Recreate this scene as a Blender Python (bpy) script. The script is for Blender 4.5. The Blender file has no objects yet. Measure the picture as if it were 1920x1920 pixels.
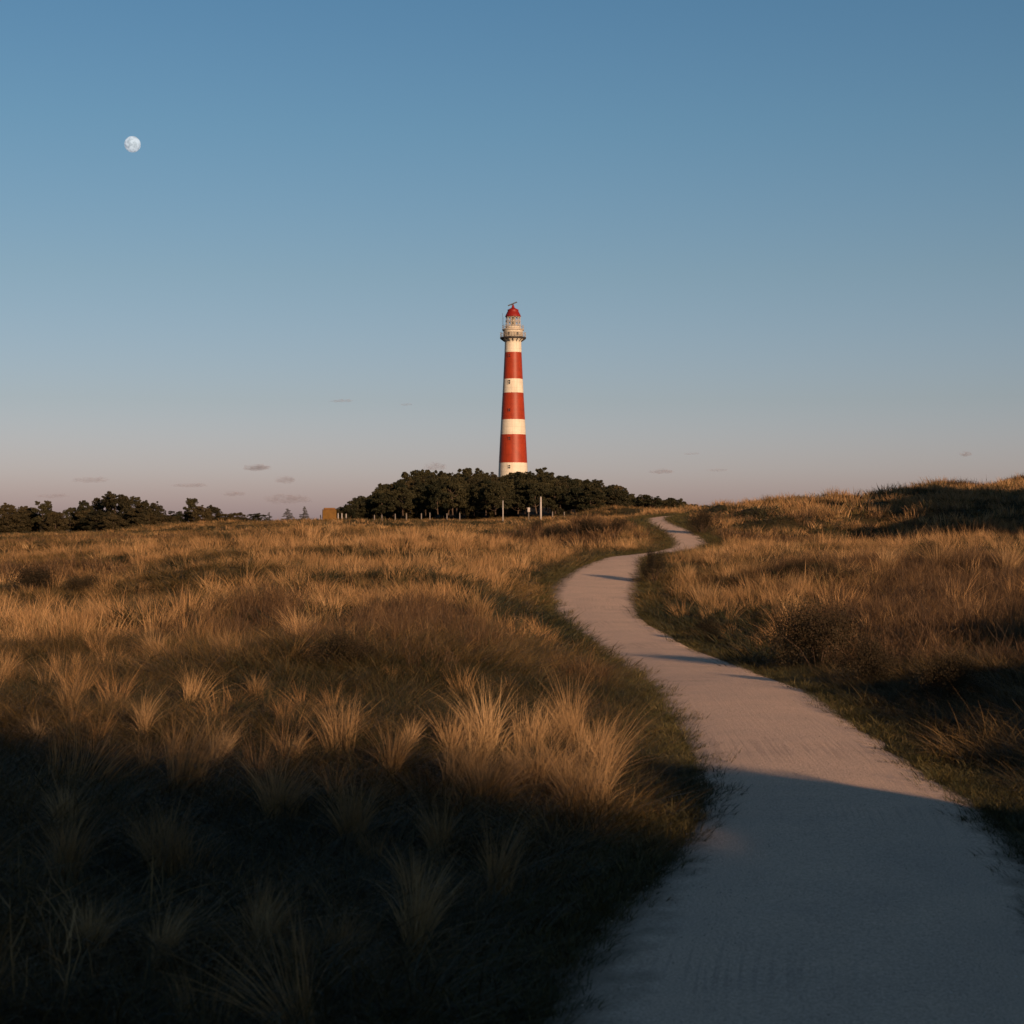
import bpy, bmesh, math, random
import numpy as np
from mathutils import Vector, Matrix, noise as mnoise

R = math.radians
S = bpy.context.scene
COL = S.collection
rng = np.random.default_rng(7)
random.seed(7)

# ------------------------------------------------------------------ camera
CAMZ, FPX, HY = 2.6, 3300.0, 985.0          # eye height, focal length and horizon row of the 1920 px photograph
cam_d = bpy.data.cameras.new("camera")
cam = bpy.data.objects.new("camera", cam_d)
COL.objects.link(cam)
S.camera = cam
cam.location = (0, 0, CAMZ)
cam.rotation_euler = (R(90), 0, 0)
cam_d.sensor_width = 36
cam_d.lens = 36 * FPX / 1920
cam_d.shift_y = (HY - 960) / 1920
cam_d.clip_start = 0.2
cam_d.clip_end = 20000
cam_d.dof.use_dof = True
cam_d.dof.focus_distance = 75
cam_d.dof.aperture_fstop = 4.5

# ------------------------------------------------------------------ sky and sun
SUN_EL, SUN_AZ = 12.0, 153.0                # azimuth clockwise from +Y: behind the camera, to the right
SUNV = np.array([math.sin(R(SUN_AZ)) * math.cos(R(SUN_EL)), math.cos(R(SUN_AZ)) * math.cos(R(SUN_EL)), math.sin(R(SUN_EL))])
SKY_K = 0.055
W = bpy.data.worlds.new("World")
S.world = W
W.use_nodes = True
nt = W.node_tree
bg = nt.nodes["Background"]
bg.inputs[1].default_value = SKY_K
sky = nt.nodes.new("ShaderNodeTexSky")
sky.sky_type = 'NISHITA'
sky.sun_disc = False
sky.sun_elevation = R(SUN_EL)
sky.sun_rotation = R(SUN_AZ)
tc = nt.nodes.new("ShaderNodeTexCoord")
sp = nt.nodes.new("ShaderNodeSeparateXYZ")
nt.links.new(tc.outputs["Generated"], sp.inputs[0])
rmp = nt.nodes.new("ShaderNodeValToRGB")
nt.links.new(sp.outputs["Z"], rmp.inputs[0])
SKY_TINT = [(0.0, (1.30, 1.07, 1.85)), (0.03, (1.17, 1.10, 1.77)), (0.07, (0.98, 0.985, 1.37)), (0.14, (0.865, 0.98, 1.19)), (0.22, (0.725, 1.0, 1.20)), (0.29, (0.63, 0.965, 1.2)), (0.6, (0.46, 0.72, 0.95))]
rmp.color_ramp.elements[0].position = 0.0
rmp.color_ramp.elements[0].color = (*[c / 2 for c in SKY_TINT[0][1]], 1)
rmp.color_ramp.elements[1].position = SKY_TINT[-1][0]
rmp.color_ramp.elements[1].color = (*[c / 2 for c in SKY_TINT[-1][1]], 1)
for p, c in SKY_TINT[1:-1]:
    e = rmp.color_ramp.elements.new(p)
    e.color = (*[v / 2 for v in c], 1)
mul = nt.nodes.new("ShaderNodeMix")
mul.data_type = 'RGBA'
mul.blend_type = 'MULTIPLY'
mul.inputs[0].default_value = 1
nt.links.new(sky.outputs[0], mul.inputs[6])
nt.links.new(rmp.outputs[0], mul.inputs[7])
dbl = nt.nodes.new("ShaderNodeVectorMath")
dbl.operation = 'SCALE'
dbl.inputs[3].default_value = 2.0
nt.links.new(mul.outputs[2], dbl.inputs[0])
nt.links.new(dbl.outputs[0], bg.inputs[0])

sun_d = bpy.data.lights.new("sun", 'SUN')
sun = bpy.data.objects.new("sun", sun_d)
COL.objects.link(sun)
sun_d.energy = 4.6
sun_d.angle = R(0.8)
sun_d.color = (1.0, 0.66, 0.40)
sun.rotation_euler = Vector(SUNV).to_track_quat('Z', 'Y').to_euler()

S.view_settings.view_transform = 'Standard'
S.view_settings.look = 'None'
S.view_settings.exposure = 0.35
S.view_settings.gamma = 1
S.view_settings.use_curve_mapping = False
S.cycles.max_bounces = 4
S.cycles.diffuse_bounces = 2
S.cycles.transparent_max_bounces = 12


# ------------------------------------------------------------------ helpers
def tag(o, label=None, cat=None, group=None, kind=None):
    if label: o["label"] = label
    if cat: o["category"] = cat
    if group: o["group"] = group
    if kind: o["kind"] = kind
    return o


def mesh_obj(name, me, mat=None, parent=None):
    o = bpy.data.objects.new(name, me)
    COL.objects.link(o)
    if mat is not None and not me.materials:
        me.materials.append(mat)
    if parent: o.parent = parent
    return o


def empty(name, loc):
    o = bpy.data.objects.new(name, None)
    COL.objects.link(o)
    o.location = loc
    o.empty_display_size = 0.3
    return o


def np_mesh(name, V, F, smooth=False, attrs=None, mat_index=None):
    """V (n,3), F (m,k) all faces with k corners"""
    V = np.asarray(V, dtype=np.float32)
    F = np.asarray(F, dtype=np.int32)
    me = bpy.data.meshes.new(name)
    m, k = F.shape
    me.vertices.add(len(V))
    me.vertices.foreach_set("co", V.ravel())
    me.loops.add(m * k)
    me.loops.foreach_set("vertex_index", F.ravel())
    me.polygons.add(m)
    me.polygons.foreach_set("loop_start", np.arange(0, m * k, k, dtype=np.int32))
    if smooth:
        me.polygons.foreach_set("use_smooth", np.ones(m, dtype=bool))
    if mat_index is not None:
        me.polygons.foreach_set("material_index", np.asarray(mat_index, dtype=np.int32))
    me.update(calc_edges=True)
    for an, av in (attrs or {}).items():
        a = me.attributes.new(an, 'FLOAT', 'POINT')
        a.data.foreach_set("value", np.asarray(av, dtype=np.float32))
    return me


def _hash(ix, iy, seed):
    h = (ix.astype(np.int64) * 374761393 + iy.astype(np.int64) * 668265263 + seed * 144665) & 0xffffffff
    h = ((h ^ (h >> 13)) * 1274126177) & 0xffffffff
    return ((h ^ (h >> 16)) & 0xffff) / 65535.0


def vnoise(x, y, seed=0):
    x = np.asarray(x, float); y = np.asarray(y, float)
    ix = np.floor(x); iy = np.floor(y)
    fx = x - ix; fy = y - iy
    fx = fx * fx * (3 - 2 * fx); fy = fy * fy * (3 - 2 * fy)
    a = _hash(ix, iy, seed); b = _hash(ix + 1, iy, seed); c = _hash(ix, iy + 1, seed); d = _hash(ix + 1, iy + 1, seed)
    return (a * (1 - fx) + b * fx) * (1 - fy) + (c * (1 - fx) + d * fx) * fy


def fbm(x, y, seed=0, oct=3):
    s = 0; a = 0.5; t = 0
    for k in range(oct):
        s = s + a * vnoise(x * 2 ** k + 17.3 * k, y * 2 ** k - 9.1 * k, seed + k)
        t += a; a *= 0.5
    return s / t


def sstep(a, b, v):
    t = np.clip((v - a) / (b - a), 0, 1)
    return t * t * (3 - 2 * t)


# ------------------------------------------------------------------ materials
def new_mat(name):
    m = bpy.data.materials.new(name)
    m.use_nodes = True
    n = m.node_tree
    return m, n, n.nodes["Principled BSDF"]


def lk(n, a, b): n.links.new(a, b)


def simple(name, col, rough=0.7, spec=0.3, var=0.15, scale=3.0, metal=0.0, bump=0.0):
    m, n, b = new_mat(name)
    t = n.nodes.new("ShaderNodeTexCoord")
    nz = n.nodes.new("ShaderNodeTexNoise")
    nz.inputs["Scale"].default_value = scale
    nz.inputs["Detail"].default_value = 5
    lk(n, t.outputs["Object"], nz.inputs["Vector"])
    r = n.nodes.new("ShaderNodeValToRGB")
    r.color_ramp.elements[0].position = 0.3
    r.color_ramp.elements[1].position = 0.7
    r.color_ramp.elements[0].color = (*[c * (1 - var) for c in col], 1)
    r.color_ramp.elements[1].color = (*[min(1, c * (1 + var)) for c in col], 1)
    lk(n, nz.outputs["Fac"], r.inputs[0])
    lk(n, r.outputs[0], b.inputs["Base Color"])
    b.inputs["Roughness"].default_value = rough
    b.inputs["Specular IOR Level"].default_value = spec
    b.inputs["Metallic"].default_value = metal
    if bump:
        bp = n.nodes.new("ShaderNodeBump")
        bp.inputs["Strength"].default_value = bump
        lk(n, nz.outputs["Fac"], bp.inputs["Height"])
        lk(n, bp.outputs[0], b.inputs["Normal"])
    return m


def ramp(n, stops):
    r = n.nodes.new("ShaderNodeValToRGB")
    el = r.color_ramp.elements
    el[0].position, el[0].color = stops[0][0], (*stops[0][1], 1)
    el[1].position, el[1].color = stops[-1][0], (*stops[-1][1], 1)
    for p, c in stops[1:-1]:
        e = el.new(p); e.color = (*c, 1)
    return r


def blade_mat(name, stops, base_col, base_mix=0.6, instancer=True):
    """plant blades: the hue comes from each plant's own 'tint', blade bases are greener than the dry tips"""
    m, n, b = new_mat(name)
    at = n.nodes.new("ShaderNodeAttribute")
    at.attribute_name = "tint"
    if instancer:
        at.attribute_type = 'INSTANCER'
        src = at.outputs["Fac"]
    else:
        oi = n.nodes.new("ShaderNodeObjectInfo")
        src = oi.outputs["Random"]
    va = n.nodes.new("ShaderNodeAttribute")
    va.attribute_name = "vary"
    add = n.nodes.new("ShaderNodeMath"); add.operation = 'ADD'
    lk(n, src, add.inputs[0]); lk(n, va.outputs["Fac"], add.inputs[1])
    r = ramp(n, stops)
    lk(n, add.outputs[0], r.inputs[0])
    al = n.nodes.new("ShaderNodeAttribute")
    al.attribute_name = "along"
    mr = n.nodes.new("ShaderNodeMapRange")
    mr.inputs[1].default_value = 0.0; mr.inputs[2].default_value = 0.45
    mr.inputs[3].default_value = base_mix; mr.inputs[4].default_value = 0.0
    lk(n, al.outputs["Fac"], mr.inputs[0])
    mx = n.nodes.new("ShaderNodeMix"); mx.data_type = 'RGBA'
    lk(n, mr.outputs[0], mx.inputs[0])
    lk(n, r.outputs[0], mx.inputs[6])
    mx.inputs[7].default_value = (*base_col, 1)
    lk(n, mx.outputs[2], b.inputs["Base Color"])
    b.inputs["Roughness"].default_value = 0.62
    b.inputs["Specular IOR Level"].default_value = 0.2
    return m


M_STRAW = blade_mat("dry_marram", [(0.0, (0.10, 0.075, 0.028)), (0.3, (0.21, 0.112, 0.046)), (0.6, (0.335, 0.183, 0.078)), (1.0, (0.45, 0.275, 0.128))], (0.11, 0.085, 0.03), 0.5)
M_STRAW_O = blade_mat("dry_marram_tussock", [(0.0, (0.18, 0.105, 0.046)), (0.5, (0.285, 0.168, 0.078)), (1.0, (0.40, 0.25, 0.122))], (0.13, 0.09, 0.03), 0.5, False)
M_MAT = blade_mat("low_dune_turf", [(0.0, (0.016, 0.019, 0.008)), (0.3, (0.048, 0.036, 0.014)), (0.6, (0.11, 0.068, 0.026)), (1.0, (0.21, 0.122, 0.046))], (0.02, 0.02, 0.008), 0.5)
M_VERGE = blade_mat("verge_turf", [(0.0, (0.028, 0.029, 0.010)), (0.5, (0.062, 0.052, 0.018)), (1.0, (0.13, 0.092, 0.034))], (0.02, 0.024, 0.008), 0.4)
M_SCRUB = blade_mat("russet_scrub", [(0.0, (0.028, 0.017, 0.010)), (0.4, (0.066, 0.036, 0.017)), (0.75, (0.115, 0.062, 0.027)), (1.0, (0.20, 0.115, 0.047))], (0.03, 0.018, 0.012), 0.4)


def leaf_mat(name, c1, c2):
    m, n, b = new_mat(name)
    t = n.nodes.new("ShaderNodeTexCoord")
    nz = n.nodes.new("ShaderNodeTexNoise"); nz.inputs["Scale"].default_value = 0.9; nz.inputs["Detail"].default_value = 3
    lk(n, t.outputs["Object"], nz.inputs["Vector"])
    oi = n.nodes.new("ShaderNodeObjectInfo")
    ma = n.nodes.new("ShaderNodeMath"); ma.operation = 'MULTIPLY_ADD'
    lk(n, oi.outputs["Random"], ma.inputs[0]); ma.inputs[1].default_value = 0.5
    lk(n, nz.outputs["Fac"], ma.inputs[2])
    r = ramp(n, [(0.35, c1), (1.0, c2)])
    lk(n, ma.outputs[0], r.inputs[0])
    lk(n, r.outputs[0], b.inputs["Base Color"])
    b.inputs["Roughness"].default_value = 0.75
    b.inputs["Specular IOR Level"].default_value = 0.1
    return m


M_NEEDLE = leaf_mat("pine_needles", (0.011, 0.0135, 0.0075), (0.046, 0.039, 0.018))
M_LEAF = leaf_mat("hedge_leaves", (0.016, 0.016, 0.009), (0.058, 0.043, 0.020))
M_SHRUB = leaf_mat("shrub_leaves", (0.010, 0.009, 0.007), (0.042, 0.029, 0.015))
M_BARK = simple("pine_bark", (0.075, 0.05, 0.036), 0.9, 0.1, 0.35, 4)
M_STEM = simple("shrub_stems", (0.07, 0.045, 0.03), 0.9, 0.1, 0.3, 6)

# ------------------------------------------------------------------ path centre line: x, depth, z, half width
PATH = np.array([
    (-32, -14, 0.3, 1.3), (-15, -10.5, 0.2, 1.3), (-6, -8, 0.1, 1.3), (-1.5, -5, 0.0, 1.3), (0.7, -1.5, 0.0, 1.35),
    (1.45, 2.5, 0.0, 1.38), (1.56, 6.5, 0.0, 1.56), (1.765, 9.2, 0.0, 1.555), (2.03, 10.8, 0.0, 1.53), (2.33, 12.2, 0.0, 1.49), (2.65, 13.9, 0.0, 1.41),
    (2.88, 15.5, 0.0, 1.31), (3.06, 17.3, 0.0, 1.26), (3.2, 19.8, 0.0, 1.2), (3.32, 23.6, 0.0, 1.2),
    (3.42, 27.6, 0.0, 1.2), (3.4, 33.5, -0.18, 1.17), (3.08, 43.5, -0.30, 1.12), (2.68, 54.5, -0.14, 1.3),
    (3.02, 64, 0.2, 1.68), (3.76, 72, 0.54, 1.70), (4.6, 79, 0.82, 1.35), (5.6, 85, 1.0, 1.25), (7.2, 91, 1.05, 1.15), (9.5, 98, 1.22, 1.15),
    (10.75, 107, 1.62, 1.15), (11.05, 121, 2.26, 1.15), (11.3, 136, 2.78, 1.15), (12.4, 149, 3.16, 1.15),
    (15.4, 159, 3.42, 1.15), (20, 170, 3.55, 1.15), (27, 184, 3.35, 1.15), (36, 205, 3.1, 1.15), (50, 240, 2.6, 1.15)])


def catmull(P, n=10):
    out = []
    Q = np.vstack([2 * P[0] - P[1], P, 2 * P[-1] - P[-2]])
    for i in range(1, len(Q) - 2):
        p0, p1, p2, p3 = Q[i - 1], Q[i], Q[i + 1], Q[i + 2]
        for k in range(n):
            t = k / n
            out.append(0.5 * ((2 * p1) + (-p0 + p2) * t + (2 * p0 - 5 * p1 + 4 * p2 - p3) * t * t + (-p0 + 3 * p1 - 3 * p2 + p3) * t ** 3))
    out.append(P[-1])
    return np.array(out)


PC = catmull(PATH, 24)


def path_info(x, y):
    """distance to the path's centre line, its z and half width there"""
    x = np.asarray(x, float).ravel(); y = np.asarray(y, float).ravel()
    D = np.empty(len(x)); Z = np.empty(len(x)); H = np.empty(len(x))
    for a in range(0, len(x), 4000):
        b = slice(a, a + 4000)
        d2 = (x[b, None] - PC[None, :, 0]) ** 2 + (y[b, None] - PC[None, :, 1]) ** 2
        i = d2.argmin(1)
        D[b] = np.sqrt(d2[np.arange(len(i)), i]); Z[b] = PC[i, 2]; H[b] = PC[i, 3]
    return D, Z, H


# ------------------------------------------------------------------ terrain
COLS_PX = [0, 200, 400, 600, 800, 950, 1080, 1200, 1300, 1450, 1600, 1750, 1920]
TH = [-181, -110, -60, -28] + [math.degrees(math.atan((p - 960) / FPX)) for p in COLS_PX] + [24, 45, 75, 110, 181]
T_ROWS = [
    (3,   [.1, .1, .1, .05, .05, 0, 0, 0, 0, 0, 0, .1, .2]),
    (8,   [.1, .1, .1, .05, .05, 0, 0, 0, 0, 0, .1, .2, .35]),
    (13,  [.15, .15, .1, .1, .1, .05, 0, 0, 0, 0, 0, .15, .3]),
    (18,  [.2, .2, .2, .25, .25, .2, .1, 0, 0, 0, 0, .1, .2]),
    (24,  [.15, .2, .3, .4, .45, .35, .15, 0, 0, 0, .05, .15, .25]),
    (32,  [.1, .15, .3, .45, .5, .4, .05, -.15, -.15, -.1, 0, .15, .3]),
    (42,  [.1, .15, .3, .4, .5, .4, 0, -.3, -.3, -.1, .15, .35, .5]),
    (55,  [0, .1, .3, .5, .6, .5, .1, -.15, -.1, .2, .5, .7, .9]),
    (66,  [-.25, -.15, .35, .6, .75, .6, .25, .2, .3, .6, .85, 1.05, 1.2]),
    (76,  [-.45, -.3, .55, .85, .95, .8, .5, .6, .8, 1.0, 1.1, 1.3, 1.5]),
    (88,  [-.05, .2, 1.1, 1.25, 1.2, .9, .8, .95, 1.1, 1.05, .9, 1.0, 1.3]),
    (100, [.7, .95, 1.15, 1.2, 1.0, .85, 1.0, 1.1, 1.2, .9, .5, .6, .9]),
    (115, [.5, .5, .5, .6, .9, 1.4, 1.7, 1.9, 1.9, 1.3, .9, 1.1, 1.5]),
    (130, [.7, .8, .9, 1.2, 1.5, 1.9, 2.3, 2.6, 2.6, 2.6, 2.3, 2.5, 3.0]),
    (150, [.9, 1.1, 1.4, 1.7, 1.9, 2.1, 2.5, 3.1, 3.3, 4.3, 4.0, 4.2, 5.0]),
    (170, [1.0, 1.25, 1.8, 2.1, 2.2, 2.3, 2.8, 3.4, 3.6, 4.4, 4.7, 5.5, 6.5]),
    (195, [1.15, 1.4, 2.3, 2.6, 2.5, 2.5, 3.0, 3.4, 3.4, 3.6, 4.2, 5.4, 6.8]),
    (225, [1.1, 1.55, 2.8, 3.0, 2.9, 2.8, 3.1, 3.2, 3.1, 3.0, 3.4, 4.5, 5.5]),
    (260, [.9, 1.2, 2.4, 2.9, 3.0, 3.1, 3.3, 3.2, 3, 2.8, 2.8, 3, 3.5]),
    (300, [1, 1.2, 2, 2.2, 3.4, 3.8, 3.8, 3.4, 3, 2.5, 2.5, 2.5, 2.5]),
    (350, [.8, 1, 1.5, 2.2, 5, 6, 5.5, 4.5, 3, 2.5, 2, 2, 2]),
    (450, [.8, .8, 1, 2, 5.5, 8, 6.5, 4.5, 3, 2, 2, 2, 2]),
    (700, [1] * 13), (1500, [0.5] * 13), (4500, [0] * 13)]
_rr = np.log(np.array([r for r, _ in T_ROWS]))
_tt = np.array(TH)
_zz = []
for r, row in T_ROWS:
    back = min(1.0, r / 60) * 0.9 if r < 800 else row[0]
    _zz.append([back, back, row[0], row[0]] + row + [row[-1], row[-1] * .6 + .1, back, back, back])
_zz = np.array(_zz)


def _cr(p0, p1, p2, p3, t):
    return 0.5 * ((2 * p1) + (-p0 + p2) * t + (2 * p0 - 5 * p1 + 4 * p2 - p3) * t * t + (-p0 + 3 * p1 - 3 * p2 + p3) * t ** 3)


RIDGE = np.array([(5.9, 10.2, 1.98, 1.0), (7.6, 7.6, 2.20, 1.4), (8.9, 4.0, 3.15, 1.9), (10.3, 0, 4.05, 2.2), (12.2, -6, 4.6, 3.0), (14.8, -13.5, 5.4, 4.0),
                  (18.2, -22.5, 7.6, 5.0), (22, -35, 11.2, 6.0), (14, -50, 13, 9), (-8, -60, 13.5, 9), (-40, -60, 11, 9)])
RP = catmull(RIDGE, 10)
RIDGE2 = np.array([(9.9, 9.6, 2.3, 1.6), (12.8, 14, 3.4, 2.2), (15.8, 22, 3.5, 2.5), (20, 33, 3.0, 2.8), (27, 45, 2.0, 3)])
RP2 = catmull(RIDGE2, 10)
BUMPS = [(45.5, 97, 8.2, 12.0, 4), (60, 113, 13, 14.0, 4), (6.4, 27.2, 0.25, 1.5, 2), (11.5, 187, 1.0, 5.5, 2), (4.6, 112, .95, 4.6, 2), (-9, 99, .95, 5, 2), (-17, 103, .8, 5.5, 2), (-2.5, 88, .8, 4.4, 2), (-11.5, 63, .7, 3.8, 2), (-4.2, 53, .6, 3.4, 2),
         (-3.2, 27, .3, 2.4, 2), (-7, 41, .4, 3.4, 2), (-27, 120, .7, 9, 2), (14, 84, .45, 4, 2), (21, 80, .5, 4.5, 2), (11, 60, .35, 4, 2)]


def ground(x, y, detail=True):
    shp = np.shape(x)
    x = np.asarray(x, float).ravel(); y = np.asarray(y, float).ravel()
    r = np.log(np.clip(np.hypot(x, y), 3.01, 4400)); th = np.degrees(np.arctan2(x, y))
    i = np.clip(np.searchsorted(_rr, r) - 1, 0, len(_rr) - 2); j = np.clip(np.searchsorted(_tt, th) - 1, 0, len(_tt) - 2)
    u = (r - _rr[i]) / (_rr[i + 1] - _rr[i]); v = (th - _tt[j]) / (_tt[j + 1] - _tt[j])
    ii = [np.clip(i + k, 0, len(_rr) - 1) for k in (-1, 0, 1, 2)]
    jj = [np.clip(j + k, 0, len(_tt) - 1) for k in (-1, 0, 1, 2)]
    v = v * v * (3 - 2 * v) * 0.5 + v * 0.5
    rows = [_zz[a, jj[1]] * (1 - v) + _zz[a, jj[2]] * v for a in ii]
    z = _cr(*rows, u)
    d = np.hypot(x, y)
    for P, in ((RP,), (RP2,)):
        near = (d < 110)
        if near.any():
            xn, yn = x[near], y[near]
            d2 = (xn[:, None] - P[None, :, 0]) ** 2 + (yn[:, None] - P[None, :, 1]) ** 2
            k = (d2 / P[None, :, 3] ** 2).argmin(1)
            h = P[k, 2] * np.exp(-d2[np.arange(len(k)), k] / P[k, 3] ** 2) 
            h = h + np.clip(h, 0, 1) * (.14 + .07 * h) * 4 * (fbm(xn / 2.6, yn / 2.6, 77, 3) - .5)
            z[near] = np.maximum(z[near], 0) * (1 - np.clip(h, 0, .9) * .5) + h
    for bx, by, bh, bs, be in BUMPS:
        z += bh * np.exp(-(np.hypot(x - bx, y - by) / bs) ** be) * (1 + (.5 * (fbm(x / 5, y / 5, 71, 3) - .5) if bh > 5 else 0))
    if detail:
        amp = 0.16 + 0.34 * sstep(20, 120, d)
        z += amp * (fbm(x / 5.5, y / 5.5, 3, 3) - .5) * 2 * sstep(3, 9, d) + 0.5 * sstep(60, 160, d) * (fbm(x / 21, y / 21, 5, 2) - .5)
        z += 1.9 * (fbm(x / 4.5, y / 7.0, 8, 2) - .5) * sstep(12, 18, x) * sstep(105, 125, y) * (1 - sstep(210, 260, y))
        z += 0.05 * (fbm(x / 1.1, y / 1.1, 9, 2) - .5) * (d < 60)
    D, Z, H = path_info(x, y)
    w = sstep(0.25, 3.4, D - H) * (0.5 + 0.5 * sstep(0, 1.6, D - H))
    z = Z * (1 - w) + z * w
    return z.reshape(shp)


def proj(x, y, z):
    return 960 + FPX * x / y, HY - FPX * (z - CAMZ) / y


_dd = np.exp(np.linspace(math.log(8.5), math.log(420), 1500))


def spot(px, py, dmax=420):
    """first ground point seen at a row of the view"""
    xs = (px - 960) / FPX * _dd
    zs = ground(xs, _dd)
    rows = HY - FPX * (zs - CAMZ) / _dd
    ok = np.nonzero(rows <= py)[0]
    k = ok[0] if len(ok) else len(_dd) - 1
    return xs[k], _dd[k], zs[k]


def scrub_mask(x, y):
    """places where low russet scrub grows instead of marram"""
    m = np.zeros(np.shape(x))
    for cx, cy, rx, ry, a in ((11.5, 40, 5.0, 9.0, 1), (15, 50, 6, 12, 1), (8.2, 31.5, 2.6, 4.0, 1), (-1.8, 33, 1.9, 8, 1), (-5.6, 36, 1.6, 4, .9), (-22.5, 83, 4.6, 6.0, 1.0),
                              (1.7, 27, 1.1, 4.5, .7), (13, 62, 4, 6, .6), (3.4, 110, 5.5, 9, .8), (-8, 122, 11, 6, .6), (-3.5, 118, 7, 7, .5), (22, 133, 14, 9, .25), (17, 112, 9, 6, .95), (26, 116, 7, 6, .9), (-30, 140, 12, 8, .4)):  # dark scrub along the right dune's toe stands in for a shadow band
        m = np.maximum(m, a * (1 - sstep(.65, 1.15, np.hypot((x - cx) / rx, (y - cy) / ry) + .5 * (fbm(x / 2.2, y / 2.2, 31) - .5))))
    return m


def marram_cover(x, y):
    n = fbm(x / 4.2, y / 6.0, 12, 3)
    d = np.hypot(x, y)
    base = sstep(.43, .60, n)
    near = np.clip(0.2 + .8 * base, 0, 1) * (.30 + .70 * sstep(20, 33, d))
    near = near * (1 - .88 * sstep(98, 122, d) * sstep(9, 1, x))
    near = near * sstep(.7, 1.25, np.hypot((x + 18.5) / 8.5, (y - 69) / 8)) * sstep(.7, 1.2, np.hypot((x + 20) / 6, (y - 45) / 5))
    near = np.where((d > 105) & (x > 10), near * sstep(.40, .56, fbm(x / 2.4, y / 4.0, 15, 2)), near)
    return near * (1 - .90 * scrub_mask(x, y))


# polar ground sheet: fine inside the view, coarse elsewhere
ang = np.concatenate([np.arange(-180, -44, 3.0), np.arange(-44, -21, 1.0), np.arange(-21, 21, .13), np.arange(21, 44, .8), np.arange(44, 180.01, 2.0)])
rad = np.concatenate([np.exp(np.arange(math.log(0.6), math.log(60), .024)), np.exp(np.arange(math.log(60), math.log(480), .013)), np.exp(np.arange(math.log(480), math.log(4400), .09)), [6000]])
A, RD = np.meshgrid(np.radians(ang), rad)
GX, GY = RD * np.sin(A), RD * np.cos(A)
GZ = ground(GX, GY)
na, nr = len(ang), len(rad)
idx = np.arange(na * nr).reshape(nr, na)
F = np.stack([idx[:-1, :-1], idx[:-1, 1:], idx[1:, 1:], idx[1:, :-1]], -1).reshape(-1, 4)[:, ::-1]
V = np.stack([GX, GY, GZ], -1).reshape(-1, 3)
V = np.vstack([V, [(0, 0, GZ[0].mean())]])
cov = marram_cover(V[:, 0], V[:, 1])
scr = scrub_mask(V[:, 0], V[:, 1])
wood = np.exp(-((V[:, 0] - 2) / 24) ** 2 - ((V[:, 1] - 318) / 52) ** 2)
# butt the seam at +-180 degrees and close the middle
tri = np.stack([idx[0, :-1], np.full(na - 1, na * nr), idx[0, 1:]], -1)
seam = np.stack([idx[:-1, -1], idx[:-1, 0], idx[1:, 0], idx[1:, -1]], -1)[:, ::-1]
ground_me = bpy.data.meshes.new("dune_ground")
ground_me.from_pydata(V.tolist(), [], F.tolist() + tri[:, [0, 2, 1]].tolist())
ground_me.polygons.foreach_set("use_smooth", np.ones(len(ground_me.polygons), dtype=bool))
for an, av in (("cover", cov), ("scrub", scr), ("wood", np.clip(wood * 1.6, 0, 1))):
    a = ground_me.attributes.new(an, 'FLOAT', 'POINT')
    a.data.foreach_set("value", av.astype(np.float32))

m, n, b = new_mat("dune_soil_and_moss")
t = n.nodes.new("ShaderNodeTexCoord")


def nnoise(n, t, scale, det=4, out="Object"):
    z = n.nodes.new("ShaderNodeTexNoise")
    z.inputs["Scale"].default_value = scale; z.inputs["Detail"].default_value = det
    lk(n, t.outputs[out], z.inputs["Vector"])
    return z


n1 = nnoise(n, t, 0.35); n2 = nnoise(n, t, 6.0, 6); n3 = nnoise(n, t, 30.0, 4)
r1 = ramp(n, [(0.3, (0.022, 0.024, 0.010)), (0.55, (0.055, 0.042, 0.018)), (0.75, (0.10, 0.066, 0.028))])
ad = n.nodes.new("ShaderNodeMath"); ad.operation = 'MULTIPLY_ADD'
lk(n, n2.outputs["Fac"], ad.inputs[0]); ad.inputs[1].default_value = .55
ad2 = n.nodes.new("ShaderNodeMath"); ad2.operation = 'MULTIPLY'; ad2.inputs[1].default_value = .5
lk(n, n1.outputs["Fac"], ad2.inputs[0]); lk(n, ad2.outputs[0], ad.inputs[2])
lk(n, ad.outputs[0], r1.inputs[0])
ca = n.nodes.new("ShaderNodeAttribute"); ca.attribute_name = "cover"
mx = n.nodes.new("ShaderNodeMix"); mx.data_type = 'RGBA'
cm = n.nodes.new("ShaderNodeMath"); cm.operation = 'MULTIPLY'
lk(n, ca.outputs["Fac"], cm.inputs[0]); lk(n, n2.outputs["Fac"], cm.inputs[1])
lk(n, cm.outputs[0], mx.inputs[0]); lk(n, r1.outputs[0], mx.inputs[6]); mx.inputs[7].default_value = (0.20, 0.12, 0.05, 1)
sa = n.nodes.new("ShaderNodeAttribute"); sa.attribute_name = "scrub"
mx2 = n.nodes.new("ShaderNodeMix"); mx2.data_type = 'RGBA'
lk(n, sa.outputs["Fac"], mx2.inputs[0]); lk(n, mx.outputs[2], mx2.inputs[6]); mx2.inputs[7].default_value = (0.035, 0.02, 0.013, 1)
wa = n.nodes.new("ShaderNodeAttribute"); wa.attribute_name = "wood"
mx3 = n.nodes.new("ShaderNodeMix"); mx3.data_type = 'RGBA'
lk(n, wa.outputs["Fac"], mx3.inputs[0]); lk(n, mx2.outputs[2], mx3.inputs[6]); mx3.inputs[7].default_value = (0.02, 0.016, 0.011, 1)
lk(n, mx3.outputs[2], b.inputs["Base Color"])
b.inputs["Roughness"].default_value = .95; b.inputs["Specular IOR Level"].default_value = .05
bp = n.nodes.new("ShaderNodeBump"); bp.inputs["Strength"].default_value = .6; bp.inputs["Distance"].default_value = .08
lk(n, n3.outputs["Fac"], bp.inputs["Height"]); lk(n, bp.outputs[0], b.inputs["Normal"])
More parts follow.
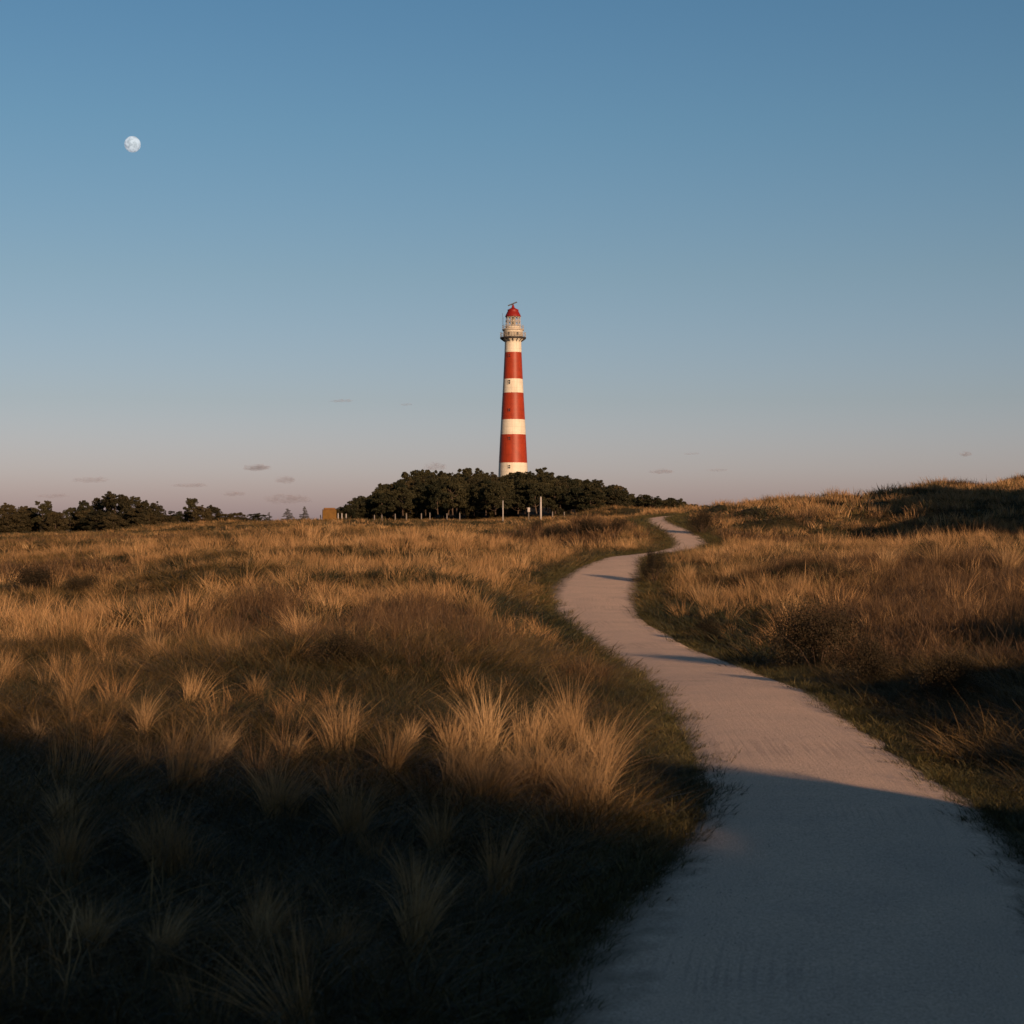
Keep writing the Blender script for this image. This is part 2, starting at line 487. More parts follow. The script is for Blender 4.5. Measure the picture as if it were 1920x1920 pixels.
tag(mesh_obj("dune_ground", ground_me, m), "rolling grassy dune ground of moss and sandy soil", None, None, "structure")

# ------------------------------------------------------------------ the path
fine = catmull(PATH, 60)
tang = np.gradient(fine[:, :2], axis=0)
tang /= np.linalg.norm(tang, axis=1)[:, None]
nrm = np.stack([tang[:, 1], -tang[:, 0]], -1)
arc = np.concatenate([[0], np.cumsum(np.hypot(*np.diff(fine[:, :2], axis=0).T))])
K = 13
cross = np.linspace(-1, 1, K)
PV, PU = [], []
for k, c in enumerate(cross):
    jit = 0
    if k in (0, K - 1):
        jit = .22 * (fbm(arc / .8, arc * 0 + k, 41, 3) - .5) + .35 * (fbm(arc / 4.0, arc * 0 + k, 47, 2) - .5)
    off = c * (fine[:, 3] + .02) + np.sign(c) * jit
    xy = fine[:, :2] + nrm * off[:, None]
    z = ground(xy[:, 0], xy[:, 1], True) + 0.035 + 0.03 * (1 - c * c) - (0.03 if k in (0, K - 1) else 0)
    PV.append(np.column_stack([xy, z])); PU.append(np.column_stack([off, arc]))
PV = np.array(PV); PU = np.array(PU)
nL = len(fine)
ix = np.arange(K * nL).reshape(K, nL)
PF = np.stack([ix[:-1, :-1], ix[1:, :-1], ix[1:, 1:], ix[:-1, 1:]], -1).reshape(-1, 4)[:, ::-1]
pme = np_mesh("shell_path", PV.reshape(-1, 3), PF, True, {"across": PU[..., 0].ravel(), "lengthwise": PU[..., 1].ravel()})
if pme.polygons[20].normal.z < 0:
    pme.flip_normals()
m, n, b = new_mat("crushed_shell_surface")
t = n.nodes.new("ShaderNodeTexCoord")
a1 = n.nodes.new("ShaderNodeAttribute"); a1.attribute_name = "across"
a2 = n.nodes.new("ShaderNodeAttribute"); a2.attribute_name = "lengthwise"
cb = n.nodes.new("ShaderNodeCombineXYZ")
lk(n, a1.outputs["Fac"], cb.inputs[0]); lk(n, a2.outputs["Fac"], cb.inputs[1])
f1 = nnoise(n, t, 55.0, 6); f2 = nnoise(n, t, 1.1, 4); f4 = nnoise(n, t, 0.28, 3)
mp = n.nodes.new("ShaderNodeMapping"); mp.inputs["Scale"].default_value = (24, .32, 1)
lk(n, cb.outputs[0], mp.inputs[0])
f3 = n.nodes.new("ShaderNodeTexNoise"); f3.inputs["Scale"].default_value = 1.0; f3.inputs["Detail"].default_value = 4
f3.inputs["Distortion"].default_value = .6
lk(n, mp.outputs[0], f3.inputs["Vector"])
rr = ramp(n, [(0.32, (0.49, 0.33, 0.238)), (0.5, (0.66, 0.45, 0.325)), (0.68, (0.79, 0.56, 0.41))])
lk(n, f1.outputs["Fac"], rr.inputs[0])
r2 = ramp(n, [(0.3, (0.90, 0.90, 0.91)), (0.7, (1.04, 1.02, 1.0))])
lk(n, f2.outputs["Fac"], r2.inputs[0])
mm = n.nodes.new("ShaderNodeMix"); mm.data_type = 'RGBA'; mm.blend_type = 'MULTIPLY'; mm.inputs[0].default_value = 1
lk(n, rr.outputs[0], mm.inputs[6]); lk(n, r2.outputs[0], mm.inputs[7])
# worn streaks: only in patches
st = ramp(n, [(0.40, (0.55, 0.55, 0.57)), (0.50, (1, 1, 1))])
lk(n, f3.outputs["Fac"], st.inputs[0])
pt = ramp(n, [(0.50, (0, 0, 0)), (0.62, (1, 1, 1))])
lk(n, f4.outputs["Fac"], pt.inputs[0])
m2 = n.nodes.new("ShaderNodeMix"); m2.data_type = 'RGBA'; m2.blend_type = 'MULTIPLY'
pm = n.nodes.new("ShaderNodeMath"); pm.operation = 'MULTIPLY'; pm.inputs[1].default_value = .38
lk(n, pt.outputs[0], pm.inputs[0]); lk(n, pm.outputs[0], m2.inputs[0])
lk(n, mm.outputs[2], m2.inputs[6]); lk(n, st.outputs[0], m2.inputs[7])
f6 = nnoise(n, t, 130.0, 3)
sp6 = ramp(n, [(0.36, (0.62, 0.60, 0.58)), (0.47, (1, 1, 1)), (0.60, (1, 1, 1)), (0.72, (1.2, 1.18, 1.15))])
lk(n, f6.outputs["Fac"], sp6.inputs[0])
m6 = n.nodes.new("ShaderNodeMix"); m6.data_type = 'RGBA'; m6.blend_type = 'MULTIPLY'; m6.inputs[0].default_value = .8
lk(n, m2.outputs[2], m6.inputs[6]); lk(n, sp6.outputs[0], m6.inputs[7])
# soil and moss creeping in from both edges
ab = n.nodes.new("ShaderNodeMath"); ab.operation = 'ABSOLUTE'; lk(n, a1.outputs["Fac"], ab.inputs[0])
f7 = nnoise(n, t, 3.2, 6)
e1 = n.nodes.new("ShaderNodeMath"); e1.operation = 'MULTIPLY_ADD'; e1.inputs[1].default_value = .75
lk(n, f7.outputs["Fac"], e1.inputs[0]); lk(n, ab.outputs[0], e1.inputs[2])
em = n.nodes.new("ShaderNodeMapRange"); em.inputs[1].default_value = 1.42; em.inputs[2].default_value = 1.85; em.inputs[3].default_value = 0; em.inputs[4].default_value = .8
lk(n, e1.outputs[0], em.inputs[0])
m7 = n.nodes.new("ShaderNodeMix"); m7.data_type = 'RGBA'
lk(n, em.outputs[0], m7.inputs[0]); lk(n, m6.outputs[2], m7.inputs[6]); m7.inputs[7].default_value = (0.10, 0.075, 0.045, 1)
lk(n, m7.outputs[2], b.inputs["Base Color"])
b.inputs["Roughness"].default_value = .9; b.inputs["Specular IOR Level"].default_value = .15
bp = n.nodes.new("ShaderNodeBump"); bp.inputs["Strength"].default_value = .55; bp.inputs["Distance"].default_value = .02
lk(n, f1.outputs["Fac"], bp.inputs["Height"])
bp2 = n.nodes.new("ShaderNodeBump"); bp2.inputs["Strength"].default_value = .2; bp2.inputs["Distance"].default_value = .03
lk(n, f3.outputs["Fac"], bp2.inputs["Height"]); lk(n, bp.outputs[0], bp2.inputs["Normal"]); lk(n, bp2.outputs[0], b.inputs["Normal"])
tag(mesh_obj("path", pme, m), "pale winding shell path through the dunes", None, None, "structure")

# ------------------------------------------------------------------ lighthouse
LD = 450.0
LX = (962 - 960) / FPX * LD


def lz(py): return CAMZ + (HY - py) * LD / FPX


LP = LD / FPX                                # metres per photo pixel at the tower
lbase = ground(np.array([LX]), np.array([LD]))[0] - .3


def lathe(name, prof, seg=48, mats=None, close=True):
    """prof: list of (radius, z, material index of the band above)"""
    bm = bmesh.new()
    rings = []
    for r, z, *_ in prof:
        rings.append([bm.verts.new((r * math.cos(2 * math.pi * k / seg), r * math.sin(2 * math.pi * k / seg), z)) for k in range(seg)])
    for i in range(len(rings) - 1):
        for k in range(seg):
            f = bm.faces.new((rings[i][k], rings[i][(k + 1) % seg], rings[i + 1][(k + 1) % seg], rings[i + 1][k]))
            f.smooth = True
            f.material_index = prof[i][2] if len(prof[i]) > 2 else 0
    if close:
        if prof[-1][0] > 1e-4: bm.faces.new(rings[-1])
        if prof[0][0] > 1e-4: bm.faces.new(list(reversed(rings[0])))
    me = bpy.data.meshes.new(name)
    bmesh.ops.recalc_face_normals(bm, faces=bm.faces)
    bm.to_mesh(me); bm.free()
    for mt in (mats or []): me.materials.append(mt)
    return me


def bm_box(bm, c, s, rot=None):
    M = Matrix.Translation(c) @ (rot.to_4x4() if rot is not None else Matrix.Identity(4)) @ Matrix.Diagonal((s[0], s[1], s[2], 1))
    bmesh.ops.create_cube(bm, size=1, matrix=M)


def bm_bar(bm, p, q, r, seg=6):
    p, q = Vector(p), Vector(q)
    d = q - p
    M = Matrix.Translation((p + q) / 2) @ d.to_track_quat('Z', 'Y').to_matrix().to_4x4()
    bmesh.ops.create_cone(bm, cap_ends=True, segments=seg, radius1=r, radius2=r, depth=d.length, matrix=M)


def bm_ring(bm, R0, z, r, seg=40, sub=6):
    P = [(R0 * math.cos(2 * math.pi * k / seg), R0 * math.sin(2 * math.pi * k / seg), z) for k in range(seg)]
    rings = []
    for k in range(seg):
        a = 2 * math.pi * k / seg
        rings.append([bm.verts.new(((R0 + r * math.cos(2 * math.pi * j / sub)) * math.cos(a), (R0 + r * math.cos(2 * math.pi * j / sub)) * math.sin(a), z + r * math.sin(2 * math.pi * j / sub))) for j in range(sub)])
    for k in range(seg):
        for j in range(sub):
            bm.faces.new((rings[k][j], rings[(k + 1) % seg][j], rings[(k + 1) % seg][(j + 1) % sub], rings[k][(j + 1) % sub]))


def bm_obj(name, bm, mat, parent=None, smooth=False):
    bmesh.ops.recalc_face_normals(bm, faces=bm.faces)
    me = bpy.data.meshes.new(name)
    bm.to_mesh(me); bm.free()
    if smooth:
        for p in me.polygons: p.use_smooth = True
    return mesh_obj(name, me, mat, parent)


M_WHITE = simple("weathered_white_paint", (0.57, 0.51, 0.42), 0.6, 0.25, 0.07, 0.8)
M_RED = simple("red_paint", (0.265, 0.030, 0.008), 0.48, 0.25, 0.12, 0.8)
M_DOME = simple("lantern_red", (0.19, 0.011, 0.007), 0.5, 0.25, 0.1, 2)
M_IRON = simple("dark_iron", (0.035, 0.03, 0.03), 0.6, 0.4, 0.2, 3)
M_RAIL = simple("railing_paint", (0.38, 0.32, 0.26), 0.6, 0.4, 0.15, 3)
M_PANE = simple("dark_window_glass", (0.02, 0.022, 0.025), 0.15, 0.5, 0.1, 3)
m, n, b = new_mat("lantern_glass")
tr = n.nodes.new("ShaderNodeBsdfTransparent"); ms = n.nodes.new("ShaderNodeMixShader"); ms.inputs[0].default_value = .13
b.inputs["Base Color"].default_value = (.3, .3, .28, 1); b.inputs["Roughness"].default_value = .08
lk(n, tr.outputs[0], ms.inputs[1]); lk(n, b.outputs[0], ms.inputs[2]); lk(n, ms.outputs[0], n.nodes["Material Output"].inputs[0])
M_GLASS = m
M_LENS = simple("beacon_lens", (0.25, 0.21, 0.14), 0.2, 0.6, 0.1, 3)

for mt in (M_WHITE, M_RED):
    n = mt.node_tree; b = n.nodes["Principled BSDF"]
    src = b.inputs["Base Color"].links[0].from_socket
    t = n.nodes.new("ShaderNodeTexCoord"); mp = n.nodes.new("ShaderNodeMapping"); mp.inputs["Scale"].default_value = (1.6, 1.6, .09)
    lk(n, t.outputs["Object"], mp.inputs[0])
    q = n.nodes.new("ShaderNodeTexNoise"); q.inputs["Scale"].default_value = 1.0; q.inputs["Detail"].default_value = 5; lk(n, mp.outputs[0], q.inputs["Vector"])
    r = ramp(n, [(0.34, (0.70, 0.62, 0.55)), (0.50, (1, 1, 1))]); lk(n, q.outputs["Fac"], r.inputs[0])
    wv = n.nodes.new("ShaderNodeTexWave"); wv.bands_direction = 'Z'; wv.inputs["Scale"].default_value = .22
    lk(n, t.outputs["Object"], wv.inputs["Vector"])
    r2 = ramp(n, [(0.0, (0.72, 0.70, 0.68)), (0.035, (1, 1, 1))]); lk(n, wv.outputs["Fac"], r2.inputs[0])
    last = src
    for c in (r, r2):
        mx = n.nodes.new("ShaderNodeMix"); mx.data_type = 'RGBA'; mx.blend_type = 'MULTIPLY'; mx.inputs[0].default_value = .42
        lk(n, last, mx.inputs[6]); lk(n, c.outputs[0], mx.inputs[7]); last = mx.outputs[2]
    lk(n, last, b.inputs["Base Color"])

tower = empty("lighthouse", (LX, LD, lbase))
tag(tower, "tall round lighthouse in red and white bands with a red domed lantern", "lighthouse")
zb = lambda py: lz(py) - lbase
prof = [(3.95, -.5, 0), (3.75, zb(890), 0), (3.64, zb(868), 1), (3.27, zb(815), 0), (3.06, zb(787), 1), (2.68, zb(737), 0), (2.49, zb(711), 1),
        (2.18, zb(661), 0), (2.11, zb(644), 0), (2.13, zb(641), 0), (2.45, zb(638), 0), (2.85, zb(636.2), 0), (2.85, zb(636), 0)]
mesh_obj("shaft", lathe("shaft", prof, 64, [M_WHITE, M_RED]), None, tower)


def shaft_r(z):
    zs = [p[1] for p in prof[:8]]; rs = [p[0] for p in prof[:8]]
    return float(np.interp(z, zs, rs))


for py, hpx, mt in ((876, 7, M_PANE), (823, 6, M_RED), (770, 6, M_RED), (717.5, 8, M_PANE), (668, 5, M_RED)):
    z = zb(py); r = shaft_r(z); a = R(-90) + math.asin(max(-.9, min(.9, (954.5 - 961.5) * LP / r)))
    bm = bmesh.new()
    h = hpx * LP; w = 5 * LP
    c, s = math.cos(a), math.sin(a)
    rot = Matrix.Rotation(a + R(90), 3, 'Z')
    for dx in (-w / 2, w / 2): bm_box(bm, (r * c - s * dx, r * s + c * dx, z), (.12, .3, h + .12), rot)
    for dz in (-h / 2, h / 2, 0): bm_box(bm, (r * c, r * s, z + dz), (w + .1, .28, .12), rot)
    fo = bm_obj("window", bm, M_WHITE if mt is M_PANE else M_RED, tower)
    bm = bmesh.new(); bm_box(bm, (r * c, r * s, z), (w - .1, .16, h - .05), rot)
    bm_obj("pane", bm, M_PANE, fo)

gal = mesh_obj("gallery", lathe("gallery", [(2.5, zb(637), 0), (3.28, zb(635.4), 0), (3.34, zb(634.8), 0), (3.34, zb(632.6), 0), (2.4, zb(632.4), 0)], 48, [M_IRON]), None, tower)
for k in range(16):
    bm = bmesh.new()
    a = 2 * math.pi * k / 16
    bm_bar(bm, (2.15 * math.cos(a), 2.15 * math.sin(a), zb(641)), (3.2 * math.cos(a), 3.2 * math.sin(a), zb(635.5)), .09, 5)
    bm_obj("bracket", bm, M_IRON, gal)
bm = bmesh.new()
for k in range(28):
    a = 2 * math.pi * k / 28
    bm_bar(bm, (3.24 * math.cos(a), 3.24 * math.sin(a), zb(632.8)), (3.24 * math.cos(a), 3.24 * math.sin(a), zb(624)), .035, 5)
for q in (630, 627.2, 624): bm_ring(bm, 3.24, zb(q), .045)
bm_obj("railing", bm, M_RAIL, gal)
mesh_obj("watch_room", lathe("watch_room", [(2.45, zb(632.5), 0), (2.45, zb(621.5), 0), (2.62, zb(620.5), 0)], 40, [M_WHITE]), None, tower)
for k, a in enumerate((-118, -62, 30, 150)):
    bm = bmesh.new()
    a = R(a); rot = Matrix.Rotation(a + R(90), 3, 'Z')
    bm_box(bm, (2.45 * math.cos(a), 2.45 * math.sin(a), zb(627)), (.55, .2, .7), rot)
    bm_obj("window", bm, M_PANE, tower)
g2 = mesh_obj("upper_gallery", lathe("upper_gallery", [(2.4, zb(620.4), 0), (2.78, zb(619.6), 0), (2.78, zb(617.4), 0), (1.9, zb(617.2), 0)], 40, [M_RAIL]), None, tower)
bm = bmesh.new()
for k in range(24):
    a = 2 * math.pi * k / 24
    bm_bar(bm, (2.7 * math.cos(a), 2.7 * math.sin(a), zb(617.5)), (2.7 * math.cos(a), 2.7 * math.sin(a), zb(610.5)), .03, 5)
for q in (614, 610.5): bm_ring(bm, 2.7, zb(q), .04)
bm_obj("railing", bm, M_RAIL, g2)
mesh_obj("lantern_base", lathe("lantern_base", [(1.98, zb(617.3), 0), (1.98, zb(611.5), 0), (1.7, zb(611.2), 0)], 32, [M_WHITE]), None, tower)
lan = mesh_obj("lantern", lathe("lantern", [(1.84, zb(611.3), 0), (1.84, zb(594), 0)], 24, [M_GLASS], False), None, tower)
bm = bmesh.new()
NB = 12
for k in range(NB):
    a, c = 2 * math.pi * k / NB, 2 * math.pi * (k + 1) / NB
    z0, z1, r = zb(611.3), zb(594), 1.88
    zm = (z0 + z1) / 2
    for (p, q, u, v) in ((a, c, z0, zm), (c, a, z0, zm), (a, c, zm, z1), (c, a, zm, z1)):
        bm_bar(bm, (r * math.cos(p), r * math.sin(p), u), (r * math.cos(q), r * math.sin(q), v), .05, 5)
for k in range(NB):
    a = 2 * math.pi * (k + .5) / NB
    bm_bar(bm, (1.88 * math.cos(a), 1.88 * math.sin(a), zb(611.3)), (1.88 * math.cos(a), 1.88 * math.sin(a), zb(594)), .07, 5)
bm_ring(bm, 1.88, (zb(611.3) + zb(594)) / 2, .05, 24)
bm_obj("glazing_bars", bm, M_RAIL, lan)
mesh_obj("lens", lathe("lens", [(.45, zb(611), 0), (.6, zb(606), 0), (.66, zb(602.5), 0), (.6, zb(598), 0), (.4, zb(595.5), 0)], 20, [M_LENS]), None, lan)
mesh_obj("lantern_roof", lathe("lantern_roof", [(1.85, zb(594.2), 0), (2.02, zb(594), 0), (2.02, zb(593.2), 0), (1.85, zb(590), 0), (1.6, zb(586.5), 0), (1.36, zb(583), 0),
                                                (1.42, zb(582), 0), (1.42, zb(580.8), 0), (.9, zb(579), 0), (.42, zb(577), 0), (.3, zb(574.5), 0), (.22, zb(572), 0), (.0, zb(571.5), 0)], 32, [M_DOME]), None, tower)
bm = bmesh.new()
bm_bar(bm, (-.9, 0, zb(611)), (-.9, 0, zb(611) + .1), .02)
bm_obj("lens_base", bm, M_IRON, lan)
bm = bmesh.new()
bm_bar(bm, (0, 0, zb(572.2)), (0, 0, zb(570)), .1)
bm_box(bm, (-.15, 0, zb(569.8)), (2.5, .28, .26), Matrix.Rotation(R(-22), 3, 'Y'))
bm_box(bm, (-.15, 0, zb(570.3)), (.8, .34, .3), Matrix.Rotation(R(-22), 3, 'Y'))
bm_obj("radar_antenna", bm, M_IRON, tower)
bm = bmesh.new()
bm_bar(bm, (-2.72, -.2, zb(617.5)), (-2.72, -.2, zb(587)), .04)
bm_bar(bm, (-2.4, .8, zb(617.5)), (-2.4, .8, zb(594)), .03)
bm_obj("whip_aerial", bm, M_IRON, g2)


# ------------------------------------------------------------------ trees
def tube(path, radii, sides=6):
    """path (n,3): V, F of a tapered tube"""
    path = np.asarray(path, float)
    n = len(path)
    T = np.gradient(path, axis=0); T /= np.linalg.norm(T, axis=1)[:, None] + 1e-9
    up = np.where(np.abs(T[:, 2:3]) > .9, np.array([[1., 0, 0]]), np.array([[0, 0, 1.]]))
    a = np.cross(T, up); a /= np.linalg.norm(a, axis=1)[:, None] + 1e-9
    c = np.cross(T, a)
    th = np.linspace(0, 2 * np.pi, sides, endpoint=False)
    V = path[:, None, :] + np.asarray(radii)[:, None, None] * (np.cos(th)[None, :, None] * a[:, None, :] + np.sin(th)[None, :, None] * c[:, None, :])
    ix = np.arange(n * sides).reshape(n, sides)
    F = np.stack([ix[:-1], np.roll(ix[:-1], -1, 1), np.roll(ix[1:], -1, 1), ix[1:]], -1).reshape(-1, 4)
    return V.reshape(-1, 3), F


def cards(g, centers, size, k_aspect=0.5):
    """small leaf quads with random facing"""
    n = len(centers)
    u = g.normal(size=(n, 3)); u /= np.linalg.norm(u, axis=1)[:, None]
    w = g.normal(size=(n, 3)); w -= u * (u * w).sum(1)[:, None]; w /= np.linalg.norm(w, axis=1)[:, None]
    s = size * g.uniform(.6, 1.3, n)[:, None]
    u = u * s; w = w * s * k_aspect
    V = np.stack([centers - u, centers - w * .9, centers + u, centers + w], 1).reshape(-1, 3)
    F = np.arange(4 * n).reshape(n, 4)
    return V, F


def merge(parts):
    Vs, Fs, o = [], [], 0
    for V, F in parts:
        Vs.append(V); Fs.append(F + o); o += len(V)
    return np.vstack(Vs), np.vstack(Fs)


def tree_meshes(seed, kind):
    """a tree 7 m tall: trunk mesh and crown mesh"""
    g = np.random.default_rng(seed)
    H = 7.0
    tp, cc = [], []
    lean = g.uniform(-.6, .9); bend = g.uniform(-.4, .4)
    if kind == "pine":
        zs = np.linspace(-.4, H * .86, 9)
        pth = np.stack([lean * (zs / H) ** 1.5 + .12 * np.sin(zs * 1.3 + seed), bend * (zs / H) + .1 * np.cos(zs * 1.1), zs], -1)
        tp.append(tube(pth, np.interp(zs, [0, H * .86], [.17, .05]), 7))
        top = pth[-1]
        for k in range(44):
            hz = g.uniform(.40, 1.0)
            rmax = 2.35 * math.sqrt(max(.05, 1 - ((hz - .62) / .42) ** 2))
            an = g.uniform(0, 2 * np.pi); rr_ = rmax * math.sqrt(g.uniform(.05, 1))
            axis = np.array([np.interp(hz * H, zs, pth[:, 0]), np.interp(hz * H, zs, pth[:, 1])])
            cc.append((axis[0] + rr_ * math.cos(an), axis[1] + rr_ * math.sin(an), hz * H - .12 * rr_, g.uniform(.38, .75)))
        nb = 10
    elif kind == "round":
        zs = np.linspace(-.4, H * .8, 8)
        pth = np.stack([.3 * lean * (zs / H), bend * (zs / H), zs], -1)
        tp.append(tube(pth, np.interp(zs, [0, H * .8], [.16, .05]), 7))
        for k in range(90):
            hz = g.uniform(.03, .98)
            rmax = 2.5 * math.sqrt(max(.06, 1 - ((hz - .55) / .47) ** 2))
            an = g.uniform(0, 2 * np.pi); rr_ = rmax * math.sqrt(g.uniform(.05, 1))
            cc.append((rr_ * math.cos(an), rr_ * math.sin(an), hz * H, g.uniform(.4, .8)))
        nb = 10
    elif kind == "windswept":
        zs = np.linspace(-.4, H * .75, 8)
        pth = np.stack([1.3 * (zs / H) ** 2, bend * (zs / H), zs], -1)
        tp.append(tube(pth, np.interp(zs, [0, H * .75], [.16, .05]), 7))
        for k in range(64):
            hz = g.uniform(.02, .98)
            half = 2.6 * (1 - .55 * hz)
            cx = 1.5 * hz + g.uniform(-half, half); cy = g.uniform(-2.2, 2.2) * (1 - .3 * hz)
            cc.append((cx, cy, hz * H, g.uniform(.4, .75)))
        nb = 9
    else:  # conifer
        zs = np.linspace(-.4, H * .99, 10)
        pth = np.stack([0 * zs, 0 * zs, zs], -1)
        tp.append(tube(pth, np.interp(zs, [0, H], [.13, .02]), 6))
        for hz in np.linspace(.1, .97, 13):
            rmax = 1.75 * (1 - hz) ** .8 + .12
            for q in range(max(2, int(7 * (1 - hz) + 2))):
                an = g.uniform(0, 2 * np.pi)
                for fr in (.35, .75, 1.0):
                    cc.append((fr * rmax * math.cos(an), fr * rmax * math.sin(an), hz * H - .12 * rmax * fr, .12 + .14 * (1 - hz)))
        nb = 0
    if kind in ("pine", "round"):
        for k in range(20):
            c0 = cc[g.integers(0, len(cc))]
            u = g.normal(size=3); u /= np.linalg.norm(u); u[2] = abs(u[2]) * 1.2 if c0[2] > H * .6 else u[2]
            q_ = c0[3] * g.uniform(.9, 1.5)
            cc.append((c0[0] + u[0] * q_, c0[1] + u[1] * q_, min(H * 1.06, c0[2] + u[2] * q_), g.uniform(.14, .26)))
    cc = np.array(cc)
    for k in g.choice(len(cc), nb, replace=False) if nb else []:
        c = cc[k]
        z0 = min(zs[-1] - .25, max(.25 * H, c[2] - g.uniform(.6, 1.6)))
        p0 = np.array([np.interp(z0, zs, pth[:, 0]), np.interp(z0, zs, pth[:, 1]), z0])
        mid = (p0 + c[:3]) / 2 + np.array([0, 0, -.15])
        tp.append(tube(np.array([p0, mid, c[:3]]), [.055, .04, .02], 5))
    pts = []
    per = 105 if kind != "conifer" else 22
    for c in cc:
        d = g.normal(size=(per, 3)); d /= np.linalg.norm(d, axis=1)[:, None]
        rad_ = c[3] * g.uniform(.45, 1.0, (per, 1)) ** .6
        pts.append(c[:3] + d * rad_ * np.array([1.1, 1.1, .68]))
    pts = np.vstack(pts)
    Vc, Fc = cards(g, pts, .175 if kind != "conifer" else .17)
    # weld each limb to the trunk with one face so a trunk stays one piece
    V0, F0 = tp[0]
    sides = 6 if kind == "conifer" else 7
    off, extra = len(V0), []
    for Vl, Fl in tp[1:]:
        q = int(((V0 - Vl[0]) ** 2).sum(1).argmin())
        q2 = (q // sides) * sides + (q % sides + 1) % sides
        extra.append((q, q2, off + 1, off)); off += len(Vl)
    Vt, Ft = merge(tp)
    if extra: Ft = np.vstack([Ft, np.array(extra)])
    tm = np_mesh("trunk", Vt, Ft, True); tm.materials.append(M_BARK)
    cm_ = np_mesh("crown", Vc, Fc, False); cm_.materials.append(M_LEAF if kind == "round" else M_NEEDLE)
    return tm, cm_


TREES = {"pine": [tree_meshes(100 + s, "pine") for s in range(7)], "round": [tree_meshes(200 + s, "round") for s in range(4)],
         "windswept": [tree_meshes(300 + s, "windswept") for s in range(3)], "conifer": [tree_meshes(400 + s, "conifer") for s in range(3)]}


def plant_tree(name, kind, var, x, y, h, wfac, rz, label, cat, group):
    z = ground(np.array([x]), np.array([y]))[0]
    e = empty(name, (x, y, z - .05))
    e.rotation_euler = (0, 0, rz)
    e.scale = (h / 7 * wfac, h / 7 * wfac, h / 7)
    tag(e, label, cat, group)
    tm, cm_ = TREES[kind][var % len(TREES[kind])]
    mesh_obj("trunk", tm, None, e); mesh_obj("crown", cm_, None, e)
    return e


TOPX = [600, 622, 640, 668, 700, 735, 762, 800, 832, 870, 900, 930, 960, 990, 1010, 1040, 1080, 1130, 1160, 1190, 1225, 1250, 1300, 1345]
TOPY = [952, 946, 934, 924, 911, 901, 891, 884, 880, 882, 884, 886, 886, 888, 882, 888, 892, 905, 911, 922, 933, 940, 944, 946]


def top_row(px): return float(np.interp(px, TOPX, TOPY))


grove = []
for row, (d0, x0, x1, step, fac) in enumerate(((268, 626, 1112, 19, .80), (282, 624, 1185, 20, .90), (298, 630, 1340, 22, .97), (308, 1185, 1350, 15, .9), (318, 660, 1350, 22, 1.0), (345, 720, 1250, 27, 1.0))):
    px = x0 + (row % 2) * 9
    while px <= x1:
        p = px + random.uniform(-5, 5); d = d0 + random.uniform(-5, 5)
        grove.append((row, p, d, fac)); px += step
GROVE_G = "pines of the grove below the lighthouse"
for row, p, d, fac in grove:
    x = (p - 960) / FPX * d
    gz = ground(np.array([x]), np.array([d]))[0]
    tz = CAMZ + (HY - top_row(p)) * d / FPX + (-.45 if p < 1190 else -.05) - random.uniform(0, 1.0) * (.3 + .5 * (row > 1))
    if random.random() < .3 and row >= 2: tz += random.uniform(.2, .9)
    h = max(2.6 if p < 700 else 2.2, min(10.5, (tz - gz) * fac))
    edge = p < 705
    kind = "windswept" if edge else ("pine" if random.random() < .86 or row == 0 else "round")
    wf = (1.0 if h > 5 else 1.35) * random.uniform(.85, 1.15)
    if edge:
        lab = "low wind-clipped pine at the left end of the grove below the lighthouse"
    elif row == 0:
        lab = "front pine of the grove below the lighthouse with its bare trunk showing"
    elif p > 1195:
        lab = "small dark pine in the tail of the grove beside the far path bend"
    else:
        lab = "dark crowded pine on the mound around the lighthouse foot"
    plant_tree("pine_tree", kind, random.randrange(9), x, d, h, wf, 0 if kind == "windswept" else random.uniform(0, 6.28), lab, "pine tree", GROVE_G)

